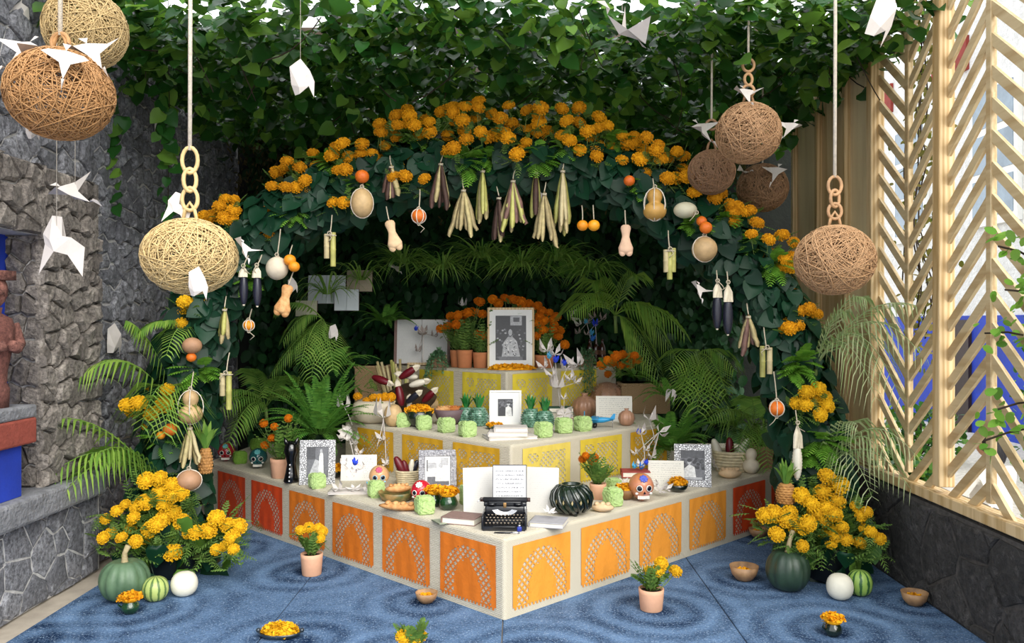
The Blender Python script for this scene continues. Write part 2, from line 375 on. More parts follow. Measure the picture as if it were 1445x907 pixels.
# lattice screen standing on the low wall
ZB, ZT = .585, 3.95; XL = 2.40
lat = thing('lattice_screen', 'pale pine screen of diagonal chevron slats on the dark stone wall', 'screen', (XL, 4.5, ZB))
def lpart(name, c, d, m=M_LATT): part(lat, name, MB().rbox((0, 0, 0), d, .004, seg=1), m, False, loc=Vector(c) - Vector((XL, 4.5, ZB)))
lpart('sill', (XL, 3.9, ZB + .03), (.11, 3.1, .06), M_POST)
lpart('top_rail', (XL, 3.9, ZT), (.09, 3.1, .08), M_POST)
for y in (5.43, 4.56, 3.69, 2.82): lpart('post', (XL - .015, y, (ZB + ZT) / 2 + .05), (.09, .075, ZT - ZB - .1), M_POST)
ANG = math.radians(39.5); PITCH = .162; SW = .033
for bay, (ya, yb, vshape) in enumerate(((5.43, 4.56, 1), (4.56, 3.69, 0), (3.69, 2.82, 1))):
    ym = (ya + yb) / 2; lpart('spine', (XL, ym, (ZB + ZT) / 2 + .05), (.035, .045, ZT - ZB - .1))
    for side in (0, 1):
        y0, y1 = (ya - .035, ym) if side == 0 else (ym, yb + .035)
        L = abs(y1 - y0); rise = L * math.tan(ANG)
        up = (side == 1) if vshape else (side == 0)                   # rises towards the camera
        z = ZB - .3
        while z < ZT:
            za, zb = (z, z + rise) if up else (z + rise, z)
            c = [(y0, za), (y1, zb)]
            lo = ZB + .05; hi = ZT - .03
            pts = [(c[0][0], c[0][1] - SW), (c[1][0], c[1][1] - SW), (c[1][0], c[1][1] + SW), (c[0][0], c[0][1] + SW)]
            pts = clip(clip(pts, 0, lo, 0, -1), 0, hi, 0, 1)
            if len(pts) >= 3:
                n = len(pts); mz = sum(p[1] for p in pts) / n; my = sum(p[0] for p in pts) / n
                vs_ = [(s * .010, p[0] - my, p[1] - mz) for s in (-1, 1) for p in pts]
                fs = [tuple(range(n))[::-1], tuple(n + i for i in range(n))] + [(i, (i + 1) % n, n + (i + 1) % n, n + i) for i in range(n)]
                part(lat, 'slat', MB().add(vs_, fs), M_LATT, False, loc=Vector((0, my - 4.5, mz - ZB)))
            z += PITCH
# plywood part of the screen
ply = thing('plywood_partition', 'plywood partition with upright pine battens between hedge and lattice', 'partition', (XL + .02, 6.3, ZB))
ys = [7.08, 6.52, 5.97, 5.47]
for a, b in zip(ys, ys[1:]): part(ply, 'panel', MB().box((.02, (a + b) / 2 - 6.3, 1.55), (.018, a - b - .006, 3.1)), M_PLY, False)
for y in ys[:3]: part(ply, 'batten', MB().rbox((-.012, y - 6.3, 1.55), (.045, .05, 3.1), .004, seg=1), M_POST, False)
# back wall behind the greenery and pergola frame that carries the ivy
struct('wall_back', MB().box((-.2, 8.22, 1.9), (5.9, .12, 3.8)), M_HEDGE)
perg = thing('pergola_frame', 'dark timber pergola beams buried in the ivy canopy', 'pergola', (0, 5.5, 3.6)); perg['kind'] = 'structure'
M_BEAM = woodmat('beam_wood', C('4a3a28'), C('2c2118'), axis=0)
for y in (5.1, 6.0, 6.9, 8.0): part(perg, 'beam', MB().rbox((-.15, y - 5.5, .1), (5.6, .08, .12), .006, seg=1), M_BEAM, False)
for y in (2.6, 3.2, 3.55, 4.2): part(perg, 'beam', MB().rbox((-.15, y - 5.5, .33), (5.6, .06, .1), .006, seg=1), M_BEAM, False)
for x in (-2.6, -1.3, 0, 1.3, 2.5): part(perg, 'rafter', MB().rbox((x, -.1, .22), (.06, 5.7, .12), .006, seg=1), M_BEAM, False)

# blue rug laid in four lengths
rug = thing('blue_rug', 'mottled blue rug with concentric ring swirls laid in four lengths', 'rug', (-.1, 4.5, 0))
for a, b in zip((-2.555, -1.297, -.075, 1.15), (-1.303, -.081, 1.144, 2.345)):
    part(rug, 'rug_length', MB().rbox(((a + b) / 2 + .1, .05 - .3 + .2, -.003), (b - a, 6.9, .012), .003, seg=1), M_RUG, False)

# beyond the lattice: ground, house front, planting
struct('ground_outside', MB().box((9.6, 8, -.02), (14, 26, .06)), mat('pale_gravel', C('d8d2c6'), .95, .3, 30, .6, 90))
M_WHITE = mat('whitewash', C('e4e4e2'), .9, .18, 7, .9, 22, bdist=.03)
hs = thing('house', 'whitewashed house with cobalt blue base and tall windows beyond the lattice', 'house', (6.6, 10, 0))
part(hs, 'wall', MB().box((.3, 0, 3.9), (.6, 16, 4.4)), M_WHITE, False)
part(hs, 'blue_base', MB().box((.29, 0, .85), (.62, 16, 1.7)), M_BLUE, False)
M_GLASS = mat('window_glass', C('8fa0ae'), .1, .3, 3); M_WIN = mat('window_white', C('f2f2ee'), .6, .05); M_BRICKR = mat('red_trim', C('8e3226'), .8, .25, 12)
for y in (-3.6, -1.2, 1.2, 3.6, 6.0):
    wdw = part(hs, 'window', MB().box((-.03, y, 3.95), (.08, 1.1, 2.0)), M_WIN, False)
    for s in (-1, 1):
        for q in (0, 1, 2): part(wdw, 'pane', MB().box((-.075, y + s * .26, 3.33 + q * .62), (.012, .43, .52)), M_GLASS, False)
    part(hs, 'red_panel', MB().box((-.02, y + 1.2, 5.55), (.06, 1.0, .5)), M_BRICKR, False)
part(hs, 'door', MB().box((-.03, -2.4, .82), (.08, .9, 1.64)), mat('dark_door', C('33221c'), .6), False)
part(hs, 'door', MB().box((-.03, 2.2, .82), (.08, .8, 1.64)), mat('dark_door', C('33221c'), .6), False)
# ------------------------------------------------------------------ plant tools
def leaf_shape(kind='heart'):
    if kind == 'heart':  # broad ivy leaf folded on its midrib; y runs from stem to tip
        o = [(0, 0, 0), (.34, -.08, .06), (.5, .22, .1), (.42, .55, .07), (.2, .85, .02), (0, 1.05, -.06)]
    elif kind == 'lance': o = [(0, 0, 0), (.09, .12, .03), (.16, .4, .05), (.13, .7, .03), (.06, .9, 0), (0, 1, -.05)]
    else: o = [(0, 0, 0), (.22, .1, .03), (.34, .35, .06), (.3, .65, .05), (.14, .9, .02), (0, 1, -.03)]
    mid = [(0, y * .98 + .01, -.02) for (_, y, _) in o[1:-1]]
    v = o + [(-x, y, z) for (x, y, z) in o[1:-1]] + mid; n = len(o); k = n - 2
    f = []
    for i in range(k + 1):
        L0, L1 = i, i + 1; m0 = 0 if i == 0 else 2 * k + 2 + i - 1; m1 = n - 1 if i == k else 2 * k + 2 + i
        r0 = 0 if i == 0 else n + i - 1; r1 = n - 1 if i == k else n + i
        a = [q for q in dict.fromkeys((L0, L1, m1, m0))]; b = [q for q in dict.fromkeys((m0, m1, r1, r0))]
        f += [tuple(a)] if len(a) > 2 else []; f += [tuple(b)] if len(b) > 2 else []
    return np.array(v, float), f
LEAF = {k: leaf_shape(k) for k in ('heart', 'lance', 'oval')}
def frames(nrm, d):
    """rows of leaf frames: z along nrm, y along d made square to it"""
    z = nrm / np.linalg.norm(nrm, axis=1, keepdims=True); y = d - z * (d * z).sum(1, keepdims=True)
    y /= np.linalg.norm(y, axis=1, keepdims=True) + 1e-9; x = np.cross(y, z); return np.stack([x, y, z], axis=2)
def leaves_mesh(name, pos, R, size, m, kind='heart'):
    lv, lf = LEAF[kind]; N = len(pos)
    V = np.einsum('nij,vj->nvi', R, lv) * size[:, None, None] + pos[:, None, :]
    fs = []; k = len(lv)
    for i in range(N): fs += [tuple(q + i * k for q in f) for f in lf]
    me = bpy.data.meshes.new(name); me.from_pydata(V.reshape(-1, 3).tolist(), [], fs); me.materials.append(m)
    me.polygons.foreach_set('use_smooth', [True] * len(fs)); return me
def foliage(root, pos, nrm, d, size, m, kind='heart', nparts=300, name='leaf', m2=None):
    """nearest leaves that face open view become parts, the rest one mesh"""
    loc = np.array(root.location); R = frames(nrm, d)
    px = CX + pos[:, 0] * F / pos[:, 1]; py = CY - (pos[:, 2] - H) * F / pos[:, 1]
    ok = (px > 0) & (px < 1445) & (py > 0) & (py < 907); key = np.where(ok, size / pos[:, 1], -1)
    order = np.argsort(-key); near = order[:nparts]; far = order[nparts:]
    lv, lf = LEAF[kind]; shared = []
    for mm in (m, m2 or m):
        me = bpy.data.meshes.new(name); me.from_pydata(lv.tolist(), [], lf); me.materials.append(mm); me.polygons.foreach_set('use_smooth', [True] * len(lf)); shared.append(me)
    for i in near:
        if key[i] < 0: continue
        o = link(name, shared[1 if (m2 and i % 3 == 0) else 0], root)
        M = Matrix([list(R[i][r]) + [0] for r in range(3)] + [[0, 0, 0, 1]])
        o.matrix_local = Matrix.Translation(pos[i] - loc) @ M @ Matrix.Scale(float(size[i]), 4)
    if m2 is not None:
        sel = RNG.random(len(far)) < .3; sets = ((far[~sel], m), (far[sel], m2))
    else: sets = ((far, m),)
    for idx, mm in sets:
        if len(idx): part(root, 'leaf_mass', leaves_mesh(name + '_mass', pos[idx] - loc, R[idx], size[idx], mm, kind), mm, kind='stuff')
def frond(mb, a, b, sag=.15, n=16, w=.16, pw=.012, droop=.5, stem=.004, fold=.6, taper=None):
    """pinnate leaf from a to b: rachis bowed up by sag, narrow leaflets that droop"""
    a, b = Vector(a), Vector(b); c = (a + b) / 2 + Vector((0, 0, sag)); pts = quad_bez(a, c, b, 10)
    mb.tube(pts, [stem * (1 - .7 * i / 9) for i in range(10)], 4)
    for i in range(n):
        t = .14 + .86 * i / (n - 1); p = a * (1 - t) ** 2 + c * 2 * t * (1 - t) + b * t * t
        tan = ((c - a) * (1 - t) + (b - c) * t).normalized(); side = tan.cross(Vector((0, 0, 1)))
        side = side.normalized() if side.length > .05 else Vector((1, 0, 0))
        L = w * (math.sin(PI * (.12 + .8 * t)) ** .8 if taper is None else taper(t)) * U(.85, 1.1)
        for s in (-1, 1):
            d = (tan * fold + side * s).normalized(); q1 = p + d * L * .5 + Vector((0, 0, -.06 * L * droop)); q2 = p + d * L * (1 - .15 * droop) + Vector((0, 0, -L * .55 * droop))
            nn = tan * pw * .5 + Vector((0, 0, pw * .12)); v = [p - nn * .5, p + nn * .5, q1 + nn, q1 - nn, q2]
            mb.add(v, [(0, 1, 2, 3), (3, 2, 4)])
def blade(mb, a, b, sag, wd, n=7):
    """strap leaf from a, bowed, ending in b"""
    a, b = Vector(a), Vector(b); c = (a + b) / 2 + Vector((0, 0, sag)); pts = quad_bez(a, c, b, n); v = []; fs = []
    s = (b - a).cross(Vector((0, 0, 1))); s = s.normalized() if s.length > 1e-4 else Vector((1, 0, 0))
    s = (s + Vector((U(-.5, .5), U(-.5, .5), U(-.3, .3)))).normalized()
    for i, p in enumerate(pts):
        k = wd * .5 * math.sin(PI * (.2 + .78 * i / (n - 1))); v += [p - s * k, p + s * k]
    fs = [(2 * i, 2 * i + 1, 2 * i + 3, 2 * i + 2) for i in range(n - 1)]; mb.add(v, fs)
def flower_mesh(name, m, seed=0, R=1.0):
    """double marigold head: a ball packed with ruffled petals, flat below"""
    rr = random.Random(seed); mb = MB(); mb.ball((.78, .78, .6), (0, 0, .05), 10, 7)
    N = 120
    for i in range(N):
        z = 1 - 1.5 * (i + .5) / N; a = i * 2.39996 + rr.uniform(-.2, .2); r = math.sqrt(max(0, 1 - z * z))
        nrm = Vector((r * math.cos(a), r * math.sin(a), z * .8)).normalized(); s = nrm.cross(Vector((0, 0, 1)))
        s = s.normalized() if s.length > .01 else Vector((1, 0, 0)); u = s.cross(nrm)
        ro = rr.uniform(-.9, .9); s, u = s * math.cos(ro) + u * math.sin(ro), u * math.cos(ro) - s * math.sin(ro)
        b = Vector((nrm.x, nrm.y, nrm.z * .78)) * .66; tp = Vector((nrm.x, nrm.y, nrm.z * .8)) * rr.uniform(.92, 1.06); w2 = rr.uniform(.11, .16)
        mb.add([b, tp - s * w2 + u * .09, tp + nrm * .05 + u * .02, tp + s * w2 + u * .09, tp - u * .1], [(0, 1, 2), (0, 2, 3), (1, 4, 2), (2, 4, 3)])
    return mb.mesh(name, m, False)
FLW = {k: [flower_mesh('flower_head', m, s) for s in range(2)] for k, m in (('gold', M_GOLD), ('orange', M_ORNG), ('yellow', M_YEL))}
def put_flower(root, p, r, kind, tilt=None):
    o = link('flower_head', random.choice(FLW[kind]), root, p)
    t = tilt or (U(.5, 1.15), U(-.35, .35)); o.rotation_euler = (t[0], t[1], U(-.4, .4)); o.scale = (r, r, r * U(.85, 1)); return o
def feathery(mb, c, n, spread, L=.09):
    """feathery marigold leaves round a point"""
    for i in range(n):
        d = Vector((U(-1, 1), U(-1, .5), U(-.5, .9))).normalized(); a = Vector(c) + Vector((U(-1, 1), U(-1, 1), U(-1, 1))) * spread * .45
        frond(mb, a, a + d * L * U(.7, 1.3), .01, 6, L * .36, .011, .3, .0022)
def marigold_clump(pts, D, kind, label, group, rpx=9.5, djit=.12, sink=.08):
    """cluster of flowers at photo positions, all at about depth D, with stems and leaves under them"""
    ws = [P(x, y, D + U(-djit, djit)) for x, y in pts]; lowest = min(ws, key=lambda q: q.z); base = Vector((sum(q.x for q in ws) / len(ws), D + .1, lowest.z - sink))
    t = thing('marigold_plant', label, 'flowers', base, group=group); fo = MB(); st = MB()
    for q in ws:
        r = rpx * D / F * U(.85, 1.12); l = q - base; put_flower(t, l, r, kind)
        e = l * .35 + Vector((0, .05, 0)); st.tube([l + Vector((0, .01, -r * .5)), (l + e) / 2 + Vector((U(-.02, .02), .02, -.02)), e], .0028, 4)
        feathery(fo, l + Vector((0, .05, -.05)), 5, .11)
    part(t, 'foliage', fo, M_MFOL); part(t, 'stems', st, M_STEM); return t
def cluster(pts, rad):
    left = list(pts); out = []
    while left:
        c = [left.pop(0)]; ch = True
        while ch and len(c) < 14:
            ch = False
            for q in sorted(left, key=lambda q: min(math.hypot(q[0] - p[0], q[1] - p[1]) for p in c)):
                if min(math.hypot(q[0] - p[0], q[1] - p[1]) for p in c) < rad: c.append(q); left.remove(q); ch = True; break
        out.append(c)
    merged = [c for c in out if len(c) > 2]
    for c in out:
        if len(c) <= 2:
            if not merged: merged.append(c); continue
            best = min(merged, key=lambda m_: min(math.hypot(c[0][0] - p[0], c[0][1] - p[1]) for p in m_)); best += c
    return merged
def Z(ox, oy, s, L): return [(ox + x / s, oy + y / s) for x, y in L]

# ------------------------------------------------------------------ ivy canopy overhead
N = 11500
pos = np.stack([RNG.uniform(-2.72, 2.55, N), RNG.uniform(4.55, 8.05, N), 3.45 + RNG.normal(0, .09, N)], 1)
keep = (pos[:, 1] > 4.95 + .25 * np.sin(pos[:, 0] * 3.1)) | (RNG.random(N) < .45); pos = pos[keep]
dang = []                                                      # hanging strands
for k in range(150):
    x, y = U(-2.75, 2.45), U(4.9, 7.4); L = U(.12, .5) if abs(x) < 2.1 else U(.1, .4)
    if y < 5.6: L *= .6
    for q in range(int(L / .05)): dang.append((x + U(-.06, .06), y + U(-.06, .06), 3.42 - q * .05 + U(-.02, .02)))
for (px, y0, y1, D) in ((237, 20, 300, 5.7), (205, 30, 120, 5.6), (170, 120, 300, 5.6), (232, 60, 235, 5.65), (1170, 20, 120, 5.5), (1100, 20, 105, 5.6), (895, 30, 150, 6.2), (620, 10, 120, 6.0)):
    y = y0
    while y < y1: q = P(px + U(-10, 10), y, D + U(-.05, .05)); dang.append(tuple(q)); y += U(11, 20)
pos = np.concatenate([pos, np.array(dang)]); n = len(pos)
nrm = np.stack([RNG.normal(0, .5, n), RNG.normal(-.45, .45, n), np.full(n, .75)], 1); hang = np.arange(n) >= n - len(dang)
nrm[hang] = np.stack([RNG.normal(0, .5, hang.sum()), RNG.normal(-1, .3, hang.sum()), RNG.normal(.35, .3, hang.sum())], 1)
d = np.stack([RNG.normal(0, .6, n), RNG.normal(-.5, .5, n), np.full(n, -.6)], 1); size = RNG.uniform(.065, .125, n)
canopy = thing('ivy_canopy', 'dense green ivy canopy with trailing strands hanging from the pergola', 'ivy', (0, 6.2, 3.4))
foliage(canopy, pos, nrm, d, size, M_IVY, 'heart', 300, 'leaf', M_IVYL)
vn = MB()
for k in range(46):
    x, y = U(-2.7, 2.4), U(4.9, 7.3); a = Vector((x, y - 6.2, .1)); b = a + Vector((U(-.5, .5), U(-.3, .3), U(-.5, -.15))); vn.tube(quad_bez(a, (a + b) / 2 + Vector((U(-.1, .1), 0, -.1)), b, 6), .004, 4)
for (px, y0, y1, D) in ((237, -5, 300, 5.7), (205, -5, 120, 5.6), (1170, -5, 120, 5.5)): vn.tube([P(px, y0, D) - Vector((0, 6.2, 3.4)), P(px + 2, (y0 + y1) / 2, D) - Vector((0, 6.2, 3.4)), P(px, y1, D) - Vector((0, 6.2, 3.4))], .003, 4)
part(canopy, 'vines', vn, M_BARK)
# hedge on the back wall, drier near the top
N = 9000
pos = np.stack([RNG.uniform(-2.62, 2.2, N), 8.03 - np.abs(RNG.normal(0, .09, N)), RNG.uniform(.45, 3.5, N)], 1)
nrm = np.stack([RNG.normal(0, .5, N), RNG.normal(-1, .3, N), RNG.normal(.4, .4, N)], 1); d = np.stack([RNG.normal(0, .5, N), RNG.normal(-.3, .3, N), np.full(N, -1.)], 1)
hedge = thing('hedge', 'dark green leafy hedge covering the back wall behind the altar', 'hedge', (0, 8.0, 0))
foliage(hedge, pos, nrm, d, RNG.uniform(.07, .14, N), M_BACKL, 'oval', 200, 'leaf')
N = 3200
pos = np.stack([RNG.uniform(-2.65, 2.2, N), 7.75 - np.abs(RNG.normal(0, .25, N)), 3.05 + RNG.normal(0, .2, N)], 1)
nrm = np.stack([RNG.normal(0, .8, N), RNG.normal(-1, .5, N), RNG.normal(.2, .6, N)], 1); d = np.stack([RNG.normal(0, .6, N), RNG.normal(0, .3, N), np.full(N, -1.)], 1)
dry = thing('dry_vine', 'withered brown vine tangle hanging under the ivy canopy', 'vine', (0, 7.3, 3.0))
foliage(dry, pos, nrm, d, RNG.uniform(.03, .06, N), M_DRY, 'lance', 60, 'leaf')

# ------------------------------------------------------------------ altar steps
A46 = math.radians(46); DL = Vector((-math.sin(A46), math.cos(A46), 0)); DR = Vector((math.sin(A46), math.cos(A46), 0))
def pattern(kind):
    """cut paper sheet: cells of a fine grid, some cut away"""
    nx, nz = 66, 50; mb = MB(); W, Hh = .46, .352
    idx = {}
    def vid(i, j):
        if (i, j) not in idx: idx[(i, j)] = len(mb.v); mb.v.append(((i / nx - .5) * W, .0016 * math.sin(i * .4) * math.sin(j * .09 + 1) - .002, j / nz * Hh))
        return idx[(i, j)]
    for i in range(nx):
        for j in range(nz):
            x, z = (i + .5) / nx - .5, (j + .5) / nz; hole = False
            if kind == 'arch':
                r = math.hypot(x / .42, (z - .32) / .56) if z > .32 else abs(x) / .42
                wob = 1 + .22 * noise.noise(Vector((x * 9, z * 9, 1.7))); inner = wob * math.hypot(x / .22, (z - .3) / (.3 + .08 * (abs(x) < .06))) if z > .3 else abs(x) / .24
                net = (i + j) % 6 > 1 and (i - j) % 6 > 1
                hole = .06 < z < .9 and r < 1 and inner > 1 and net
                if z < .055 and j < 2: hole = (i % 4) in (0, 1)
            else:
                fig = noise.noise(Vector((x * 7, z * 5, 3.3))) > .27
                hole = .1 < z < .86 and abs(x) < .4 and not fig and (i + j) % 6 > 1 and (i - j) % 6 > 1
                if j < 2: hole = (i % 4) in (0, 1)
            if not hole: mb.f.append((vid(i, j), vid(i + 1, j), vid(i + 1, j + 1), vid(i, j + 1))); mb.mi.append(0)
    return mb
PAT = {k: pattern(k) for k in ('arch', 'figure')}
def papermat(name, c):
    k = NT(name); n1 = k.noise(14, 5)
    k.l(k.mix(k.math('MULTIPLY', n1, .7), c, tuple(x * .72 for x in c)), k.b.inputs['Base Color']); k.b.inputs['Roughness'].default_value = .7; k.bump(k.noise(25, 4), .35, .01); return k.m
PM = {n_: papermat('tissue_' + n_, C(h)) for n_, h in (('orange', 'e07714'), ('red', 'd8460e'), ('light', 'e9962e'), ('mustard', 'd2a019'), ('yellow', 'd9bd38'), ('straw', 'dcc458'), ('lemon', 'e6cf3a'))}  # 'light' is the orange paled to suggest the lit right-hand face
PANEL = {}
def panel_mesh(kind, col):
    if (kind, col) not in PANEL: PANEL[(kind, col)] = PAT[kind].mesh('paper_panel', PM[col], True)
    return PANEL[(kind, col)]
def altar_step(label, corner, z0, z1, lenL, lenR, back, left_x, right_x, cols_l, cols_r, pitch, first, kind, ph):
    c = Vector((*corner, 0)); L = c + DL * lenL; R = c + DR * lenR
    t = thing('altar_step', label, 'altar', (c.x, c.y, z0))
    poly = [c, R, Vector((right_x, back, 0)), Vector((left_x, back, 0)), L]; poly = [Vector((p.x - c.x, p.y - c.y, 0)) for p in poly]
    bm = bmesh.new(); lo = [bm.verts.new(p) for p in poly]; hi = [bm.verts.new(p + Vector((0, 0, z1 - z0))) for p in poly]
    bm.faces.new(lo[::-1]); bm.faces.new(hi)
    for i in range(5): bm.faces.new((lo[i], lo[(i + 1) % 5], hi[(i + 1) % 5], hi[i]))
    ed = [e for e in bm.edges if all(v_.co.z > .01 for v_ in e.verts)] + [e for e in bm.edges if e.verts[0] in (lo[0], hi[0]) and e.verts[1] in (lo[0], hi[0])]
    bmesh.ops.bevel(bm, geom=ed, offset=.018, segments=3, affect='EDGES', profile=.5)
    me = bpy.data.meshes.new('cloth_cover'); bm.to_mesh(me); bm.free(); me.materials.append(M_BURLAP); part(t, 'cloth_cover', me, None, label='beige burlap cover')
    for dirv, cols, sgn in ((DL, cols_l, -1), (DR, cols_r, 1)):
        for i, col in enumerate(cols):
            s = first + pitch * i + .23; o = link('paper_panel', panel_mesh(kind, col), t)
            nrm_ = Vector((sgn * math.cos(A46), -math.sin(A46), 0)); nrm_ = Vector((dirv.y * sgn, -dirv.x * sgn, 0))
            o.location = dirv * s + nrm_ * .003 + Vector((0, 0, .036)); o.rotation_euler = (0, 0, math.atan2(dirv.y * sgn, dirv.x * sgn)); o.scale = (1, 1, ph / .352)
    return t
altar_step('wide lowest altar step in burlap with orange cut-paper panels', (-.07, 4.37), .003, T1, 3.5, 3.2, 7.85, -2.5, 2.25, ['orange', 'orange', 'orange', 'orange', 'red', 'red'], ['light', 'light', 'light', 'light', 'red', 'red'][:6], .556, .06, 'arch', .352)
altar_step('middle altar step in burlap with mustard cut-paper panels', (-.04, 5.25), T1, T2, 1.86, 1.66, 7.85, -1.5, 1.3, ['mustard', 'mustard', 'mustard'], ['straw', 'yellow', 'mustard'], .565, .1, 'figure', .30)
altar_step('small top altar step in burlap with lemon yellow paper panels', (-.085, 6.5), T2, T3, 1.45, 1.3, 7.85, -1.2, .95, ['lemon', 'lemon'], ['lemon', 'lemon'], .57, .06, 'figure', .34)
# ------------------------------------------------------------------ floral arch
APATH = [(252, 838, 5.25), (246, 770, 5.35), (240, 690, 5.4), (246, 620, 5.42), (262, 540, 5.45), (283, 460, 5.48), (318, 385, 5.52), (370, 325, 5.56), (440, 282, 5.6), (530, 250, 5.64), (620, 232, 5.68), (715, 225, 5.7),
         (800, 230, 5.68), (880, 252, 5.64), (950, 290, 5.6), (1010, 330, 5.56), (1062, 385, 5.52), (1098, 450, 5.48), (1120, 520, 5.45), (1140, 600, 5.42), (1150, 680, 5.4), (1158, 760, 5.35), (1168, 822, 5.28)]
AP = [P(*q) for q in APATH]; AP[0].z = 0; AP[-1].z = 0
arch = thing('leafy_arch', 'tall arch of glossy dark leaves standing over the altar', 'arch', (0, 5.4, 0))
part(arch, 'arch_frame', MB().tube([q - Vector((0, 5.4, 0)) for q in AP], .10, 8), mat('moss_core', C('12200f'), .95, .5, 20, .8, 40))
def along(n):
    seg = [(AP[i + 1] - AP[i]).length for i in range(len(AP) - 1)]; tot = sum(seg); out = []
    for k in range(n):
        s = U(0, tot); i = 0
        while s > seg[i] and i < len(seg) - 1: s -= seg[i]; i += 1
        out.append((AP[i].lerp(AP[i + 1], s / seg[i]), (AP[i + 1] - AP[i]).normalized()))
    return out
pos = []; nrm = []; dd = []
for p, t in along(5200):
    a = U(0, 2 * PI); e1 = t.orthogonal().normalized(); e2 = t.cross(e1); o = e1 * math.cos(a) + e2 * math.sin(a)
    if o.y > .75: continue
    pos.append(p + o * U(.09, .23)); nrm.append(o + Vector((U(-.5, .5), U(-.6, 0), U(-.2, .7)))); dd.append(Vector((U(-.6, .6), U(-.4, .2), U(-1, .1))) + o * .4)
arr = lambda q: np.array([list(v_) for v_ in q])
foliage(arch, arr(pos), arr(nrm), arr(dd), RNG.uniform(.08, .15, len(pos)), M_ARCHL, 'heart', 300, 'leaf')
# flowers seen in the photograph, read off enlarged views
arch_pts = []
arch_pts += Z(340, 200, 4.535, [(463,75),(487,158),(541,203),(580,90),(608,40),(650,15),(690,100),(765,75),(775,15),(835,80),(868,100),(930,30),(295,125),(275,175),(228,197),(200,285),(288,293),(358,290),(312,355),(270,360),(218,338),(190,425),(310,400),(375,165),(410,250),(450,233),(433,300),(485,320),(628,185),(670,178),(628,338),(672,328),(590,388),(657,390),(1075,100),(1160,125),(998,160),(972,222),(1048,222),(1122,203),(1175,238),(78,560),(10,590),(135,595),(180,580),(130,722)])
arch_pts += Z(340, 0, 3.803, [(835,622),(892,590),(905,622),(745,665),(780,680),(840,672),(895,665),(750,713),(797,705),(835,738),(930,672),(975,678),(995,645),(1012,655),(1013,708),(957,727),(1070,600),(1105,593),(1138,570),(1140,603),(1110,727),(1200,575),(1225,570),(1270,578),(1275,545),(1150,650),(1190,645),(1255,640),(1345,610),(1392,635),(1285,705),(1320,738),(1370,722),(1210,750),(1200,700),(1140,795),(1105,815)])
arch_pts += Z(700, 0, 3.803, [(68,568),(167,593),(240,580),(228,620),(20,635),(80,660),(230,660),(120,695),(172,702),(45,710),(232,710),(268,705),(65,742),(163,765),(148,795),(112,828),(250,763),(352,585),(445,580),(380,650),(443,660),(552,632),(545,690),(600,675),(490,705),(352,728),(395,755),(508,740),(450,805),(548,783),(618,793),(535,815),(540,840),(425,858),(678,730),(705,775),(745,775),(745,730),(808,738),(795,810),(770,855),(818,852),(870,778),(860,805),(885,855),(915,850),(970,812),(1003,840),(675,860)])
arch_pts += Z(840, 180, 3.779, [(385,272),(430,270),(468,225),(490,262),(533,252),(272,240),(215,320),(493,333),(545,305),(530,345),(570,360),(605,285),(625,338),(668,352),(638,375),(720,410),(760,418),(795,450),(828,440),(732,452),(683,440),(735,500),(775,510),(862,510),(775,545),(718,570),(833,568),(695,617),(768,600),(783,640),(830,665),(865,660),(878,713),(918,672),(923,598),(995,575),(1058,612),(1010,705),(1045,690),(1040,740),(1000,750),(972,890),(1060,890)])
arch_pts += Z(840, 400, 3.779, [(1007,127),(1090,148),(1140,135),(1178,163),(1033,178),(1080,220),(1015,208),(1035,238),(995,242),(1110,245),(1140,218),(987,293)])
arch_pts += Z(0, 200, 3.944, [(1257,320),(1300,325),(1222,362),(1300,385),(1245,425),(1290,432),(1175,418),(1138,415),(1337,512),(1408,490),(1420,445)])
CL = ['large gold marigold clump on the arch above the pale cream gourd', 'wide gold marigold clump on the arch around the upright red orange', 'four gold marigolds rising over the clump above the cream gourd', 'four small gold marigolds beside the red orange on the speckled gourd', 'gold marigolds on the arch beside the plum-brown pods', 'loose gold marigolds on the arch behind the straw-coloured ball',
      'dense gold marigold clump on the arch above the plum-brown pods', 'dense gold marigold clump on the arch above the olive pods', 'three gold marigolds just above the pinkish pods', 'dense gold marigold clump on the arch above the widest pod bundle', 'dense gold marigold clump on the arch above the pair of mandarins', 'three gold marigolds above the long green pods',
      'gold marigold clump on the arch above the netted golden gourd', 'gold marigold clump on the arch beneath the small brown ball', 'gold marigold clump on the arch beside the mottled tan gourd', 'gold marigold clump on the arch touching the pinkish tan ball', 'gold marigold clump on the arch leg beside the straw strips']
for c, LB in zip(cluster(arch_pts, 26), CL):
    my = sum(q[1] for q in c) / len(c); marigold_clump(c, 5.46 if my < 330 else 5.34, 'gold', LB, 'marigold clumps along the arch', 10.2)
side = [(Z(0, 400, 3.489, [(905,88),(902,130),(895,195),(1013,187),(1000,80),(940,100)]), 5.3, 'yellow', 'few yellow marigolds on the arch above the small brown gourd', 9.5),
        (Z(0, 400, 3.489, [(625,597),(680,590),(655,620),(755,525),(825,520),(810,595),(745,640),(730,690)]), 5.25, 'yellow', 'yellow marigolds on the arch leg half covered by a palm leaf', 11.5),
        (Z(840, 400, 3.779, [(1187,560),(1127,580),(1175,610),(1075,637),(1120,645),(1235,650),(1160,692),(1200,700),(1215,610)]), 5.2, 'yellow', 'yellow pompon marigolds on the arch leg above the hanging white corn', 12)]
for pts, D, kd, lb, r in side: marigold_clump(pts, D, kd, lb, None, r)
